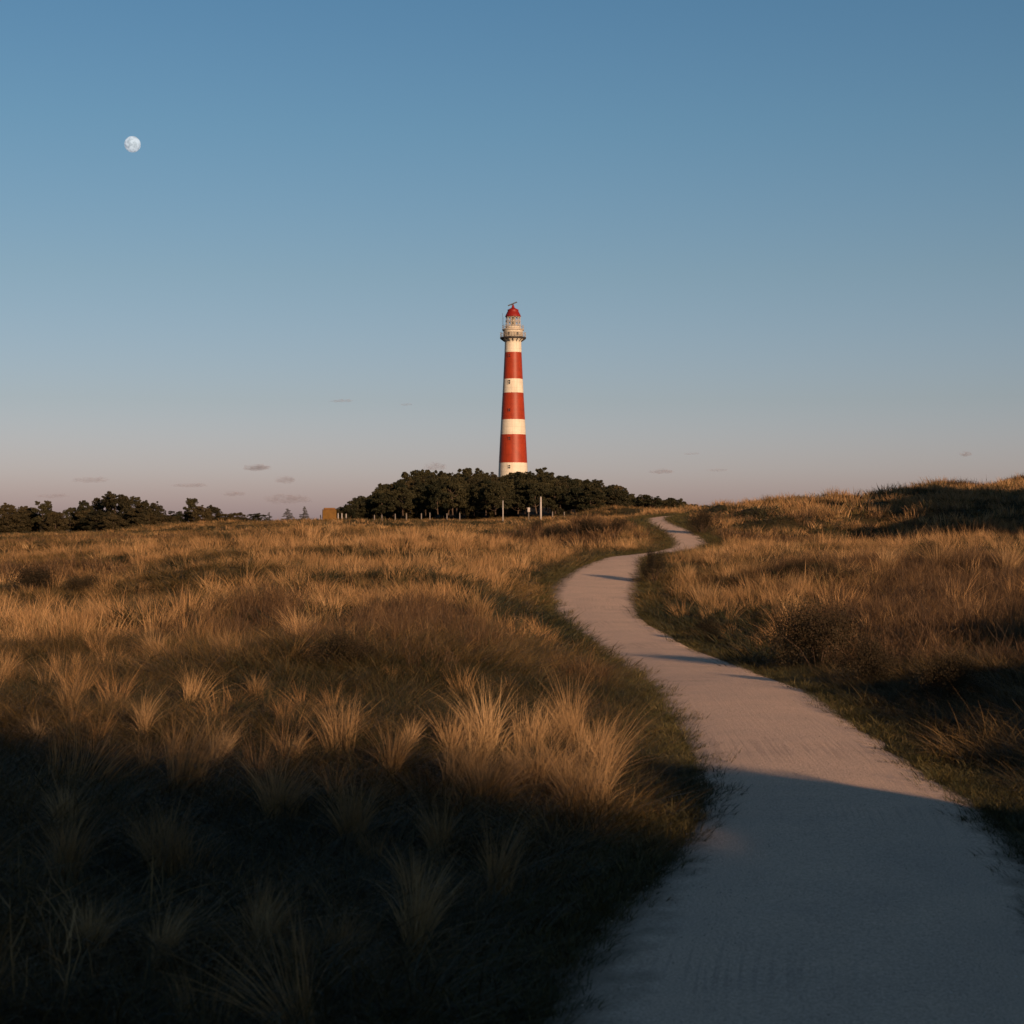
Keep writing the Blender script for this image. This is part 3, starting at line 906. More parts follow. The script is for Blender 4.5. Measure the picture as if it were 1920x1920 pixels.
LEFT = [  # px, top row, width factor, kind, depth, label
    (14, 947, 1.0, "round", 300, "dark bushy tree at the left edge of the picture"),
    (44, 950, .95, "round", 306, "low bushy tree between the edge tree and the mop-headed pine"),
    (79, 940, .80, "pine", 296, "mop-headed pine with a round crown standing above its neighbours at far left"),
    (104, 968, 1.2, "round", 292, "low dark bush-like tree at the foot of the mop-headed pine"),
    (131, 952, .75, "pine", 300, "narrow pine with a pointed crown right of the mop-headed pine"),
    (146, 962, 1.0, "round", 306, "low tree filling the gap beside the narrow pointed pine"),
    (163, 942, .70, "pine", 298, "slim upright pine left of the big dark tree"),
    (188, 935, .85, "round", 303, "medium tree leaning on the left flank of the big dark tree"),
    (216, 927, 1.05, "round", 297, "biggest dark round tree of the left tree line"),
    (243, 932, .85, "pine", 302, "pine with a spiky crown just right of the biggest round tree"),
    (268, 941, .85, "round", 298, "bushy tree on the right shoulder of the big dark clump"),
    (292, 944, .8, "round", 304, "last tall tree at the right end of the big dark clump"),
    (309, 966, .9, "round", 299, "low shrubby tree sloping down to the gap in the tree line"),
    (338, 958, .8, "windswept", 300, "low windswept pine with a branch reaching left into the gap"),
    (359, 936, .70, "pine", 303, "open-crowned pine rising above the second clump"),
    (378, 950, .9, "round", 298, "round tree right of the open-crowned pine"),
    (398, 950, .75, "round", 304, "small upright tree in the middle of the second clump"),
    (421, 963, 1.1, "round", 300, "low tree in the tapering tail of the second clump"),
    (443, 962, .9, "round", 303, "last low tree of the second clump"),
    (458, 972, 1.1, "round", 300, "tiny dark tree peeping over the meadow crest"),
    (490, 962, .8, "windswept", 290, "squat dark pine alone on the meadow crest"),
    (505, 960, .7, "conifer", 294, "small ragged conifer beside the squat pine"),
    (540, 953, 1.0, "conifer", 292, "wide tiered conifer between two smaller ones"),
    (570, 949, .8, "conifer", 292, "slim pointed conifer nearest the ochre hut")]
rl = random.Random(11)
for k in range(26):
    p_ = rl.choice([rl.uniform(4, 322), rl.uniform(4, 322), rl.uniform(350, 455)])
    LEFT.append((p_, rl.uniform(952, 968) if p_ < 330 else rl.uniform(962, 972), rl.uniform(.85, 1.15), "round", rl.uniform(286, 312), "low bush filling the foot of the left tree line"))
for k, (px, top, wf, kind, d, lab) in enumerate(LEFT):
    x = (px - 960) / FPX * d
    gz = ground(np.array([x]), np.array([d]))[0]
    h = CAMZ + (HY - top) * d / FPX - gz
    plant_tree("conifer_tree" if kind == "conifer" else ("pine_tree" if kind in ("pine", "windswept") else "bushy_tree"), kind, k, x, d, h, wf * (5.2 / h if h < 5.2 else 1) * 1.15,
               3.1 if px == 338 else k * 1.7, lab, "tree", "trees along the left skyline")


# ------------------------------------------------------------------ shrubs
def shrub_meshes(seed):
    g = np.random.default_rng(seed)
    tp, cl = [], []
    for k in range(16):
        an = g.uniform(0, 6.28); t_ = g.uniform(.15, .85)
        e = np.array([math.cos(an) * t_ * .85, math.sin(an) * t_ * .85, math.sqrt(max(.05, 1 - t_ * t_)) * g.uniform(.75, 1.05)])
        tp.append(tube(np.array([[0, 0, -.1], e * .5 + np.array([0, 0, .08]), e]), [.02, .014, .006], 4))
        cl.append(e); cl.append(e * g.uniform(.55, .8)); cl.append(e * g.uniform(.75, .95) + g.normal(size=3) * .12)
    sq = g.uniform(.75, 1.25, 3)
    pts = np.vstack([c * sq + g.normal(size=(230, 3)) * .14 * g.uniform(.6, 1.3) for c in cl])
    pts = pts[pts[:, 2] > 0]
    Vc, Fc = cards(g, pts, .02)
    Vt, Ft = merge(tp)
    a = np_mesh("stems", Vt, Ft, True); a.materials.append(M_STEM)
    c = np_mesh("foliage", Vc, Fc); c.materials.append(M_SHRUB)
    return a, c


SHR = [shrub_meshes(500 + s) for s in range(4)]
for k, (px, py, wp, hp, dm, lab) in enumerate((
        (1226, 1096, 62, 52, 400, "dark rounded shrub at the right side of the middle path bend"),
        (1316, 1003, 66, 48, 400, "dark rounded shrub in shade beside the far path bend"),
        (1106, 1012, 70, 34, 400, "darkest shrub on the dune left of the far path"),
        (1040, 1016, 60, 30, 400, "dark shrub on the dune left of the darkest one"),
        (1160, 1004, 50, 26, 400, "small dark shrub on the dune nearest the far path"),
        (975, 1022, 52, 24, 400, "low dark shrub at the left foot of the shrubby dune"),
        (58, 1114, 165, 44, 400, "dark maroon shrub filling the hollow at the left picture edge"),
        (160, 1110, 90, 30, 400, "lower dark maroon shrub at the right end of the left hollow"),
        (1005, 1003, 50, 22, 400, "low dark shrub on the crest below the thicker white pole"),
        (645, 1250, 150, 62, 400, "wide dark shrub in the middle of the left grass field"),
        (1490, 1085, 80, 30, 400, "low dark shrub behind the straw clumps right of the path"),
        (1590, 1100, 110, 36, 400, "broad dark shrub in the russet scrub right of the path"),
        (1745, 1060, 60, 34, 400, "dark shrub between tall straw tufts at the right"),
        (1640, 1290, 130, 95, 400, "tall dark shrub at the lower edge of the russet scrub"),
        (1780, 1330, 150, 90, 400, "dark shrub at the right of the shaded verge"),
        (1535, 1262, 210, 122, 400, "dense dark shrub added to cast the shadow streak across the path"),  # put in as the caster of the shadow streak on the path
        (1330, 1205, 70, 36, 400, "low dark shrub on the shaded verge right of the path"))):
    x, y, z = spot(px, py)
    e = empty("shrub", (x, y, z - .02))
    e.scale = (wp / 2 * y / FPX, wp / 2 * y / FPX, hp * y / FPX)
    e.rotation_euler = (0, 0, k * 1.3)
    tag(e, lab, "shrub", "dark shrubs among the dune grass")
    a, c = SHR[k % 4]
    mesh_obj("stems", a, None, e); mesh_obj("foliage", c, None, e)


# ------------------------------------------------------------------ grass
def tuft(seed, nb, h, hv, r, lean, droop, width, seg=4, wind=(0.12, 0.05)):
    """a tuft of tapering curved blades"""
    g = np.random.default_rng(seed)
    an = g.uniform(0, 2 * np.pi, nb); br = r * np.sqrt(g.uniform(0, 1, nb))
    bx, by = br * np.cos(an), br * np.sin(an)
    ad_ = an + g.normal(0, .6, nb)
    ln = lean * (br / max(r, 1e-6) * .8 + g.uniform(0, .6, nb)); dr = droop * g.uniform(.2, 1.3, nb) + (g.uniform(0, 1, nb) < .12) * g.uniform(.5, 1.2, nb)
    hh = h * g.uniform(1 - hv, 1 + hv * .45, nb)
    t = np.linspace(0, 1, seg + 1)[None, :]
    hor = (ln[:, None] * t + dr[:, None] * t ** 2.2) * hh[:, None]
    px = bx[:, None] + np.cos(ad_)[:, None] * hor + wind[0] * hh[:, None] * t ** 1.8
    py = by[:, None] + np.sin(ad_)[:, None] * hor + wind[1] * hh[:, None] * t ** 1.8
    pz = hh[:, None] * (t - .38 * np.minimum(dr, 1.4)[:, None] * t ** 2.6) / np.sqrt(1 + ln ** 2)[:, None] - .02
    wa_ = g.uniform(0, np.pi, nb)
    wd = width * g.uniform(.6, 1.3, nb)[:, None] * (1 - .92 * t ** 1.6) / 2
    wx, wy = np.cos(wa_)[:, None] * wd, np.sin(wa_)[:, None] * wd
    L = np.stack([px - wx, py - wy, pz], -1); Rr = np.stack([px + wx, py + wy, pz], -1)
    V = np.stack([L, Rr], 2).reshape(-1, 3)
    ix = np.arange(nb * (seg + 1) * 2).reshape(nb, seg + 1, 2)
    F = np.stack([ix[:, :-1, 0], ix[:, :-1, 1], ix[:, 1:, 1], ix[:, 1:, 0]], -1).reshape(-1, 4)
    al = np.repeat(np.broadcast_to(t, (nb, seg + 1)).ravel(), 2)
    va = np.repeat(np.repeat(g.uniform(-.22, .22, nb), seg + 1), 2)
    return V, F, al, va


def twigs(seed, ns, h, r, width):
    """a spray of thin branching twigs"""
    g = np.random.default_rng(seed)
    Vs, Fs, al, va, o = [], [], [], [], 0

    def strip(p, q, w, a0, a1, v):
        nonlocal o
        mid = (p + q) / 2 + g.normal(size=3) * .06 * np.linalg.norm(q - p)
        s = g.normal(size=3); s -= (q - p) * (s @ (q - p)) / ((q - p) @ (q - p) + 1e-9); s /= np.linalg.norm(s) + 1e-9
        pts = [p, mid, q]; ws = [w, w * .75, w * .3]
        for c, wv in zip(pts, ws): Vs.extend([c - s * wv / 2, c + s * wv / 2])
        Fs.extend([(o, o + 1, o + 3, o + 2), (o + 2, o + 3, o + 5, o + 4)])
        al.extend([a0, a0, (a0 + a1) / 2, (a0 + a1) / 2, a1, a1]); va.extend([v] * 6); o += 6
    for k in range(ns):
        a = g.uniform(0, 6.28); b0 = r * math.sqrt(g.uniform(0, 1))
        p = np.array([b0 * math.cos(a), b0 * math.sin(a), -.02])
        hh = h * g.uniform(.5, 1.1)
        q = p + np.array([math.cos(a) * .35 * hh * g.uniform(.2, 1.4), math.sin(a) * .35 * hh * g.uniform(.2, 1.4), hh])
        v = g.uniform(-.25, .25)
        strip(p, q, width, 0, .8, v)
        for j in range(5):
            f = g.uniform(.25, .95); s0 = p + (q - p) * f
            dirv = (q - p) * .4 + g.normal(size=3) * .22 * hh
            dirv[2] = abs(dirv[2])
            strip(s0, s0 + dirv * g.uniform(.4, 1.0), width * .6, f, 1, v + g.uniform(-.1, .1))
    return np.array(Vs), np.array(Fs), np.array(al), np.array(va)


def src_coll(name, builders, mat):
    c = bpy.data.collections.new(name)
    for k, (V, F, al, va) in enumerate(builders):
        me = np_mesh("%s_%02d" % (name, k), V, F, False, {"along": al, "vary": va})
        me.materials.append(mat)
        c.objects.link(bpy.data.objects.new("%s_%02d" % (name, k), me))
    return c


def scatter(name, P, coll, nvar, scale, tint, label, cat, tilt=.12, seed=1, rot0=None):
    g = np.random.default_rng(seed)
    N = len(P)
    me = bpy.data.meshes.new(name)
    me.vertices.add(N)
    me.vertices.foreach_set("co", np.asarray(P, dtype=np.float32).ravel())
    for an, ty, vals in (("pick", 'INT', g.integers(0, nvar, N).astype(np.int32)), ("tint", 'FLOAT', np.asarray(tint, dtype=np.float32))):
        a = me.attributes.new(an, ty, 'POINT'); a.data.foreach_set("value", vals)
    sz = np.asarray(scale)[:, None] * np.stack([g.uniform(.7, 1.35, N), g.uniform(.7, 1.35, N), g.uniform(.75, 1.25, N)], -1)
    a = me.attributes.new("size", 'FLOAT_VECTOR', 'POINT'); a.data.foreach_set("vector", sz.astype(np.float32).ravel())
    rot = np.stack([g.normal(0, tilt, N), g.normal(0, tilt, N), g.uniform(0, 6.28, N) if rot0 is None else g.normal(rot0, .8, N)], -1)
    a = me.attributes.new("turn", 'FLOAT_VECTOR', 'POINT'); a.data.foreach_set("vector", rot.astype(np.float32).ravel())
    o = mesh_obj(name, me)
    tag(o, label, cat, None, "stuff")
    tree = bpy.data.node_groups.new(name, 'GeometryNodeTree')
    tree.interface.new_socket("Geometry", in_out='INPUT', socket_type='NodeSocketGeometry')
    tree.interface.new_socket("Geometry", in_out='OUTPUT', socket_type='NodeSocketGeometry')
    N_ = tree.nodes
    gi, go = N_.new("NodeGroupInput"), N_.new("NodeGroupOutput")
    iop = N_.new("GeometryNodeInstanceOnPoints")
    ci = N_.new("GeometryNodeCollectionInfo")
    ci.inputs["Collection"].default_value = coll
    ci.inputs["Separate Children"].default_value = True
    ci.inputs["Reset Children"].default_value = True
    iop.inputs["Pick Instance"].default_value = True

    def na(nm, ty):
        q = N_.new("GeometryNodeInputNamedAttribute"); q.data_type = ty; q.inputs[0].default_value = nm
        return q.outputs[0]
    tree.links.new(gi.outputs[0], iop.inputs["Points"])
    tree.links.new(ci.outputs[0], iop.inputs["Instance"])
    tree.links.new(na("pick", 'INT'), iop.inputs["Instance Index"])
    er = N_.new("FunctionNodeEulerToRotation")
    tree.links.new(na("turn", 'FLOAT_VECTOR'), er.inputs[0])
    tree.links.new(er.outputs[0], iop.inputs["Rotation"])
    tree.links.new(na("size", 'FLOAT_VECTOR'), iop.inputs["Scale"])
    tree.links.new(iop.outputs[0], go.inputs[0])
    md = o.modifiers.new("grow", 'NODES'); md.node_group = tree
    return o


def sample_view(n, d0, d1, margin=1.14, pad=1.5):
    """points spread evenly over the ground of the view between two depths"""
    u = rng.uniform(0, 1, n)
    y = np.sqrt(d0 ** 2 + u * (d1 ** 2 - d0 ** 2))
    x = rng.uniform(-1, 1, n) * (y * 960 / FPX * margin + pad)
    return x, y


def finish(x, y, keep):
    x, y = x[keep], y[keep]
    return x, y, ground(x, y)


WIND = (.16, .04)
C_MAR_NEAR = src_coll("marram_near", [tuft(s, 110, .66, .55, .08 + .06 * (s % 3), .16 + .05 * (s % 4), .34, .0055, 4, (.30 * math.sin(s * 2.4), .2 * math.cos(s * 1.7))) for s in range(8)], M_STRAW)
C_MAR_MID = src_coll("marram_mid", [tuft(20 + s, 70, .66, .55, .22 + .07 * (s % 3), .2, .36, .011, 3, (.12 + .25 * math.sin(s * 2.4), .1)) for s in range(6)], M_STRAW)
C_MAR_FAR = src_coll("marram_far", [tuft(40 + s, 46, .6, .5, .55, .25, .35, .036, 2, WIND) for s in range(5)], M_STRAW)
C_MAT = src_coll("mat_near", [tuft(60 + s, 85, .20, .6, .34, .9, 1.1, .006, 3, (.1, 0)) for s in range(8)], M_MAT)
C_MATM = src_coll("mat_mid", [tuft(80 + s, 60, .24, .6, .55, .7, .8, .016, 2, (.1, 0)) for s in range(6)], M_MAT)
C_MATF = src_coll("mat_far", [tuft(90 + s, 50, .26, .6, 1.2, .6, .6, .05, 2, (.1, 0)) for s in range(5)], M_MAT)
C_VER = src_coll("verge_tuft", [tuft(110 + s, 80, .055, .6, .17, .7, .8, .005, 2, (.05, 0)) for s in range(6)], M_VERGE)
C_SCR = src_coll("scrub_near", [twigs(130 + s, 26, .55, .32, .010) for s in range(6)], M_SCRUB)
C_SCF = src_coll("scrub_far", [twigs(140 + s, 22, .55, .6, .035) for s in range(5)], M_SCRUB)

# low turf of the dunes
x, y = sample_view(19000, 7.5, 34)
D, _, H = path_info(x, y)
k = (D > H + .42 + .35 * rng.uniform(0, 1, len(x)))
x, y, z = finish(x, y, k)
sc = scrub_mask(x, y); f = fbm(x / 2.5, y / 2.5, 21)
scatter("dune_turf", np.stack([x, y, z], -1), C_MAT, 8, rng.uniform(.6, 1.3, len(x)) * (.7 + .7 * f), np.clip(.18 + .9 * (f - .3) + rng.normal(0, .16, len(x)), 0, 1), "low matted brown and olive turf covering the near dunes", "grass", .2, 2)
x, y = sample_view(22000, 34, 120)
D, _, H = path_info(x, y)
k = (D > H + .35) & (rng.uniform(0, 1, len(x)) > .85 * scrub_mask(x, y))
x, y, z = finish(x, y, k)
f = fbm(x / 5, y / 5, 22)
scatter("meadow_turf", np.stack([x, y, z], -1), C_MATM, 6, rng.uniform(.7, 1.5, len(x)), np.clip(.27 + 1.9 * (f - .47) + rng.normal(0, .16, len(x)), 0, 1), "low brown turf on the middle dunes", "grass", .15, 3)
x, y = sample_view(26000, 115, 300, 1.1, 3)
D, _, H = path_info(x, y)
k = (D > H + 1.0)
x, y, z = finish(x, y, k)
f = fbm(x / 16, y / 9, 23)
scatter("far_turf", np.stack([x, y, z], -1), C_MATF, 5, rng.uniform(.6, 1.3, len(x)), np.clip(.40 - .2 * (x > 14) + 1.9 * (f - .47) + rng.normal(0, .15, len(x)), 0, 1), "brown meadow grass rising towards the trees", "grass", .1, 4)

# verge along the path
aa = rng.uniform(0, 1, 20000)
ii = (aa ** .8 * (len(PC) - 1)).astype(int)
ii = ii[(PC[ii, 1] > 7) & (PC[ii, 1] < 165)]
tg = np.gradient(PC[:, :2], axis=0); tg /= np.linalg.norm(tg, axis=1)[:, None]
sd = rng.choice([-1, 1], len(ii)); off = PC[ii, 3] + np.abs(rng.normal(0, .45, len(ii))) - .07 + .3 * (fbm(PC[ii, 1] / 1.3, sd * 5.0, 51) - .5)
x = PC[ii, 0] + tg[ii, 1] * off * sd + rng.normal(0, .05, len(ii)); y = PC[ii, 1] - tg[ii, 0] * off * sd + rng.uniform(-.4, .4, len(ii))
z = ground(x, y)
scatter("verge_grass", np.stack([x, y, z], -1), C_VER, 6, rng.uniform(.7, 1.5, len(x)) * (1 + .010 * y), np.clip(rng.normal(.5, .25, len(x)), 0, 1), "short green turf fringing both edges of the path", "grass", .2, 5)

# marram
x, y = sample_view(5200, 8.5, 36)
D, _, H = path_info(x, y)
cv = marram_cover(x, y)
k = (D > H + .75 + .5 * rng.uniform(0, 1, len(x))) & (rng.uniform(0, 1, len(x)) < cv * .30)
k &= ~((x > 0) & (D < H + 2.6))
x, y, z = finish(x, y, k)
f = fbm(x / 3, y / 3, 25)
scatter("marram_grass", np.stack([x, y, z], -1), C_MAR_NEAR, 8, rng.uniform(.35, 1.05, len(x)) * (.5 + .75 * f), np.clip(rng.normal(.42, .18, len(x)), 0, 1), "scattered dry straw-coloured grass tufts on the near dunes", "grass", .24, 6)
x, y = sample_view(14000, 34, 118)
D, _, H = path_info(x, y)
cv = marram_cover(x, y)
k = (D > H + 1.0 + .8 * rng.uniform(0, 1, len(x))) & (rng.uniform(0, 1, len(x)) < .05 + .9 * cv)
x, y, z = finish(x, y, k)
f = fbm(x / 5, y / 5, 26)
scatter("tall_marram", np.stack([x, y, z], -1), C_MAR_MID, 6, rng.uniform(.45, 1.25, len(x)) * (.45 + .95 * f), np.clip(rng.normal(.48, .2, len(x)) + .5 * (f - .5), 0, 1), "tall dry grass glowing in the sun on the middle dunes", "grass", .2, 7)
x, y = sample_view(30000, 112, 262, 1.12, 3)
D, _, H = path_info(x, y)
cv = marram_cover(x, y)
k = (D > H + 1.6) & (rng.uniform(0, 1, len(x)) < .05 + .95 * cv + .12 * (x > 14))
x, y, z = finish(x, y, k)
f = fbm(x / 9, y / 9, 27)
tallr = .55 + .5 * f + .6 * sstep(13, 24, x) * (y < 200)
scatter("far_marram", np.stack([x, y, z], -1), C_MAR_FAR, 5, rng.uniform(.6, 1.15, len(x)) * tallr, np.clip(rng.normal(.40, .22, len(x)) + .6 * (f - .5), 0, 1), "dry grass covering the far dune ridge and meadow crest", "grass", .08, 8)

# russet scrub
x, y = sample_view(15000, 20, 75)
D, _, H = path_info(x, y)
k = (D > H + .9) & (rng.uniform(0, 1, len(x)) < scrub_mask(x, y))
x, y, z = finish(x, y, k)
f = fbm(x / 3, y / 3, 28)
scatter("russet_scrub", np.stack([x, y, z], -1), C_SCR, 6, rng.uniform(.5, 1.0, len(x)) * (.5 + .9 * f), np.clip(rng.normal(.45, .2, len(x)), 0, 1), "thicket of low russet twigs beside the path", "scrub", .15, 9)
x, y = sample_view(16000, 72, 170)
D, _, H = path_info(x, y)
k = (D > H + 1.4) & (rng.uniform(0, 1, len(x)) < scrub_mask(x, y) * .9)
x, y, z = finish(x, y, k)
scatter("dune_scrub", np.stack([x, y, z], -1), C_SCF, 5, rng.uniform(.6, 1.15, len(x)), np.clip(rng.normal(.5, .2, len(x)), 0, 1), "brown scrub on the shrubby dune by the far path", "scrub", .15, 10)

# unseen tall tufts added behind the viewpoint to loosen the foreground shadow's edge
kk = rng.integers(0, len(RP), 5200)
kk = kk[RP[kk, 1] < -27]
x = RP[kk, 0] + rng.normal(0, 1.7, len(kk)); y = RP[kk, 1] + rng.normal(0, 1.7, len(kk))
z = ground(x, y)
scatter("shade_reed", np.stack([x, y, z], -1), C_MAR_MID, 6, rng.uniform(.8, 3.0, len(x)) * (.55 + .8 * fbm(x / 2.0, y / 2.0, 81)), np.clip(rng.normal(.5, .2, len(x)), 0, 1), "unseen tall reed added behind the viewpoint to soften the shadow edge", "reed", .15, 13)

# shell grit and crumbs of dry stalk lying on the path
gp = []
for q in range(5):
    g = np.random.default_rng(950 + q)
    th_ = np.linspace(0, 2 * np.pi, 6, endpoint=False)
    ring = np.stack([np.cos(th_) * g.uniform(.7, 1.2, 6), np.sin(th_) * g.uniform(.5, 1.1, 6), 0 * th_], -1)
    Vg = np.vstack([ring, ring * .6 + np.array([0, 0, g.uniform(.35, .7)]), [[0, 0, .75]]])
    Fg = [(k, (k + 1) % 6, 6 + (k + 1) % 6, 6 + k) for k in range(6)] + [(6, 7, 8, 12), (8, 9, 10, 12), (10, 11, 6, 12)]
    gp.append((Vg, np.array(Fg), np.full(len(Vg), .8), np.full(len(Vg), g.uniform(-.2, .2))))
M_GRIT = blade_mat("shell_grit", [(0.0, (0.10, 0.07, 0.045)), (0.5, (0.34, 0.25, 0.19)), (1.0, (0.75, 0.62, 0.5))], (0.3, 0.22, 0.16), 0.0)
C_GRIT = src_coll("grit", gp, M_GRIT)
ii = rng.integers(0, len(PC), 60000)
ii = ii[(PC[ii, 1] > 8) & (PC[ii, 1] < 40)][:7000]
cr = rng.uniform(-1, 1, len(ii)); cr = np.sign(cr) * np.abs(cr) ** .6
off = cr * PC[ii, 3] * .98
x = PC[ii, 0] + tg[ii, 1] * off + rng.normal(0, .03, len(ii)); y = PC[ii, 1] - tg[ii, 0] * off + rng.uniform(-.6, .6, len(ii))
z = ground(x, y) + .033 + .03 * (1 - cr * cr)
scatter("path_grit", np.stack([x, y, z], -1), C_GRIT, 5, rng.uniform(.003, .0075, len(x)), np.clip(rng.normal(.45, .22, len(x)), 0, 1), "loose shell grit and stones lying on the path", "grit", .3, 14)

# dark growth along the crest of the right dune
px_ = rng.uniform(1705, 2000, 2600); d_ = rng.uniform(176, 214, 2600)
x = (px_ - 960) / FPX * d_; y = d_; z = ground(x, y)
scatter("crest_scrub", np.stack([x, y, z], -1), C_SCF, 5, rng.uniform(.5, 1.25, len(x)) * (.5 + .9 * fbm(x / 3, y / 3, 61)), np.clip(rng.normal(.05, .08, len(x)), 0, 1), "dark scrub lining the crest of the right dune", "scrub", .12, 12)

# grass on the shading dune beside and behind the viewpoint
x = rng.uniform(-45, 45, 26000); y = rng.uniform(-66, 46, 26000)
D, _, H = path_info(x, y)
zt = ground(x, y, False)
k = (D > H + .6) & (zt > .9) & ((np.abs(x) > y * .34) | (y < 0)) & (np.hypot(x, y) > 3)
x, y, z = finish(x, y, k)
scatter("bank_grass", np.stack([x, y, z], -1), C_MAR_MID, 6, rng.uniform(.3, .7, len(x)) * (1 + 1.0 * sstep(2.5, 7, z)), np.clip(rng.normal(.5, .2, len(x)), 0, 1), "low grass on the bank outside the view", "grass", .15, 11)

# single tussocks that stand out: px, base row, height px, width factor, label
TUS = [
    (1088, 1535, 165, 1.5, "widest fanned straw tussock at the very edge of the shaded path bend"),
    (990, 1500, 140, 1.25, "bushy straw tussock just left of the widest fanned one"),
    (882, 1488, 132, 1.1, "upright straw tussock third from the path edge in the lit cluster"),
    (738, 1455, 118, .75, "narrow golden tussock between the sheaf-like one and the lit cluster"),
    (634, 1418, 128, .95, "bright sheaf-like tussock standing alone in the left field"),
    (482, 1318, 62, .9, "short tussock bent to the right in the left field"),
    (522, 1545, 160, .8, "half-shaded slim tussock below the bright sheaf-like one"),
    (352, 1500, 190, .85, "tall slim tussock rising out of the shade at left"),
    (330, 1655, 170, 1.6, "large dim spreading tussock in the deep shade at left"),
    (938, 1692, 190, .55, "thin tall tussock alone in the shade in front of the lit cluster"),
    (830, 1610, 140, .8, "dim tussock between the thin tall one and the lit cluster"),
    (492, 1752, 110, .6, "small dim tussock with bent tips in the deep shade"),
    (120, 1560, 120, .7, "sparse dim tussock near the left picture edge"),
    (1330, 1142, 62, 1.7, "round bright straw clump nearest the path on the right"),
    (1398, 1092, 60, 1.6, "large bright straw clump right of the middle path bend"),
    (1292, 1094, 56, 1.3, "bright straw clump just behind the dark path-side shrub"),
    (1492, 1120, 48, 1.2, "pale clump on the bank above the russet scrub"),
    (1760, 1072, 66, 1.4, "tall ragged tussock on the crest at the right"),
    (1885, 1080, 70, 1.4, "tall tussock on the crest at the right picture edge"),
    (1660, 1068, 50, 1.3, "medium tussock on the crest left of the tall ragged one"),
    (1530, 1222, 34, .8, "little lit tuft on the verge below the russet scrub"),
    (415, 1240, 72, 1.2, "leaning tussock with swept tips in the bright left band"),
    (290, 1235, 60, 1.1, "fan-shaped tussock in the bright left band"),
    (95, 1200, 52, .9, "yellowish tussock at the left end of the bright band"),
    (560, 1200, 60, 1.3, "broad pale tussock in the middle of the bright band"),
    (890, 1160, 50, 1.4, "pale feathery tussock left of the path's widest bend")]
rt = random.Random(5)
for k in range(20):
    TUS.append((rt.uniform(845, 1150), rt.uniform(1395, 1530), rt.uniform(90, 150), rt.uniform(.6, 1.1), "straw tussock crowded into the lit cluster beside the path's left edge"))
for k in range(12):
    TUS.append((rt.uniform(60, 780), rt.uniform(1560, 1840), rt.uniform(90, 190), rt.uniform(.4, .9), "thin dim tussock standing in the deep shade of the left foreground"))
for k in range(10):
    TUS.append((rt.uniform(60, 800), rt.uniform(1300, 1480), rt.uniform(45, 110), rt.uniform(.25, .6), "slender straw tussock scattered over the low brown turf at left"))
for k, (px, py, hp, wf, lab) in enumerate(TUS):
    x, y, z = spot(px, py)
    h = hp * y / FPX
    near = y < 30
    nb = int((260 if near else 210) * (.6 + .6 * wf))
    g = np.random.default_rng(700 + k)
    parts, als, vas, o_ = [], [], [], 0
    nbun = 6
    for q in range(nbun):
        wv = (g.uniform(-.28, .42) * (.7 + .5 * wf), g.uniform(-.2, .2))
        hq = h * (1.08 if q == 0 else g.uniform(.6, 1.05))
        Vq, Fq, aq, vq = tuft(7000 + 10 * k + q, max(20, nb // nbun), hq, .42, (.06 + .05 * g.uniform(0, 1)) * wf * max(h, .5), .13 * wf, .30, .0055 if near else .010, 5, wv)
        Vq = Vq + np.array([g.uniform(-.13, .13) * wf, g.uniform(-.1, .1), 0]) * max(h, .5)
        parts.append((Vq, Fq)); als.append(aq); vas.append(vq + g.uniform(-.15, .15))
    V, F = merge(parts); al = np.concatenate(als); va = np.concatenate(vas)
    me = np_mesh("grass_tussock", V, F, False, {"along": al, "vary": va * .6})
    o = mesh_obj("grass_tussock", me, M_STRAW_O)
    o.location = (x, y, z)
    tag(o, lab, "grass tussock", "single tussocks standing out of the dune grass")
# dry weed stalks at the lower left corner
for k, (px, lab) in enumerate(((28, "dim weed stalk at the bottom left corner of the picture"), (105, "dim weed stalk with drooping seed tips near the bottom left corner"), (150, "leaning dim weed stalk third from the left edge"))):
    y = 9.0; x = (px - 960) / FPX * y; z = ground(np.array([x]), np.array([y]))[0]
    g = np.random.default_rng(800 + k)
    V, F, al, va = twigs(820 + k, 3, .62, .05, .008)
    me = np_mesh("weed_stalk", V, F, False, {"along": al, "vary": va})
    o = mesh_obj("weed_stalk", me, M_STRAW_O); o.location = (x, y, z)
    tag(o, lab, "weed", "weed stalks in the lower left corner")

# ------------------------------------------------------------------ hut, poles and fence posts
M_OCHRE = simple("ochre_boards", (0.13, 0.066, 0.018), .85, .1, .18, 1.5)
M_OCHRE2 = simple("ochre_roof", (0.15, 0.072, 0.028), .85, .1, .18, 1.5)
M_POLE = simple("pale_pole", (0.38, 0.33, 0.30), .7, .2, .1, 1)
M_POST = simple("grey_post", (0.17, 0.14, 0.12), .9, .1, .2, 5)


def gz_at(x, y): return float(ground(np.array([x]), np.array([y]))[0])


hd = 232
hx = (617.5 - 960) / FPX * hd
hz = gz_at(hx, hd)
ht = CAMZ + (HY - 953.5) * hd / FPX
hut = empty("hut", (hx, hd, hz)); hut.rotation_euler = (0, 0, R(8))
tag(hut, "small ochre box-shaped hut with softly rounded top left of the pine grove", "hut")
hh = ht - hz
bm = bmesh.new()
for k in range(9):
    bm_box(bm, (-.8 + .2 * k, 0, (hh - .2) / 2 - .1), (.196, 1.6 + .012 * (k % 2), hh - .2 + .2))
bm_obj("wall", bm, M_OCHRE, hut)
bm = bmesh.new(); bm_box(bm, (0, 0, hh - .13), (1.84, 1.68, .44)); bmesh.ops.bevel(bm, geom=[e for e in bm.edges], offset=.2, segments=4, affect='EDGES')
bm_obj("roof", bm, M_OCHRE2, hut)

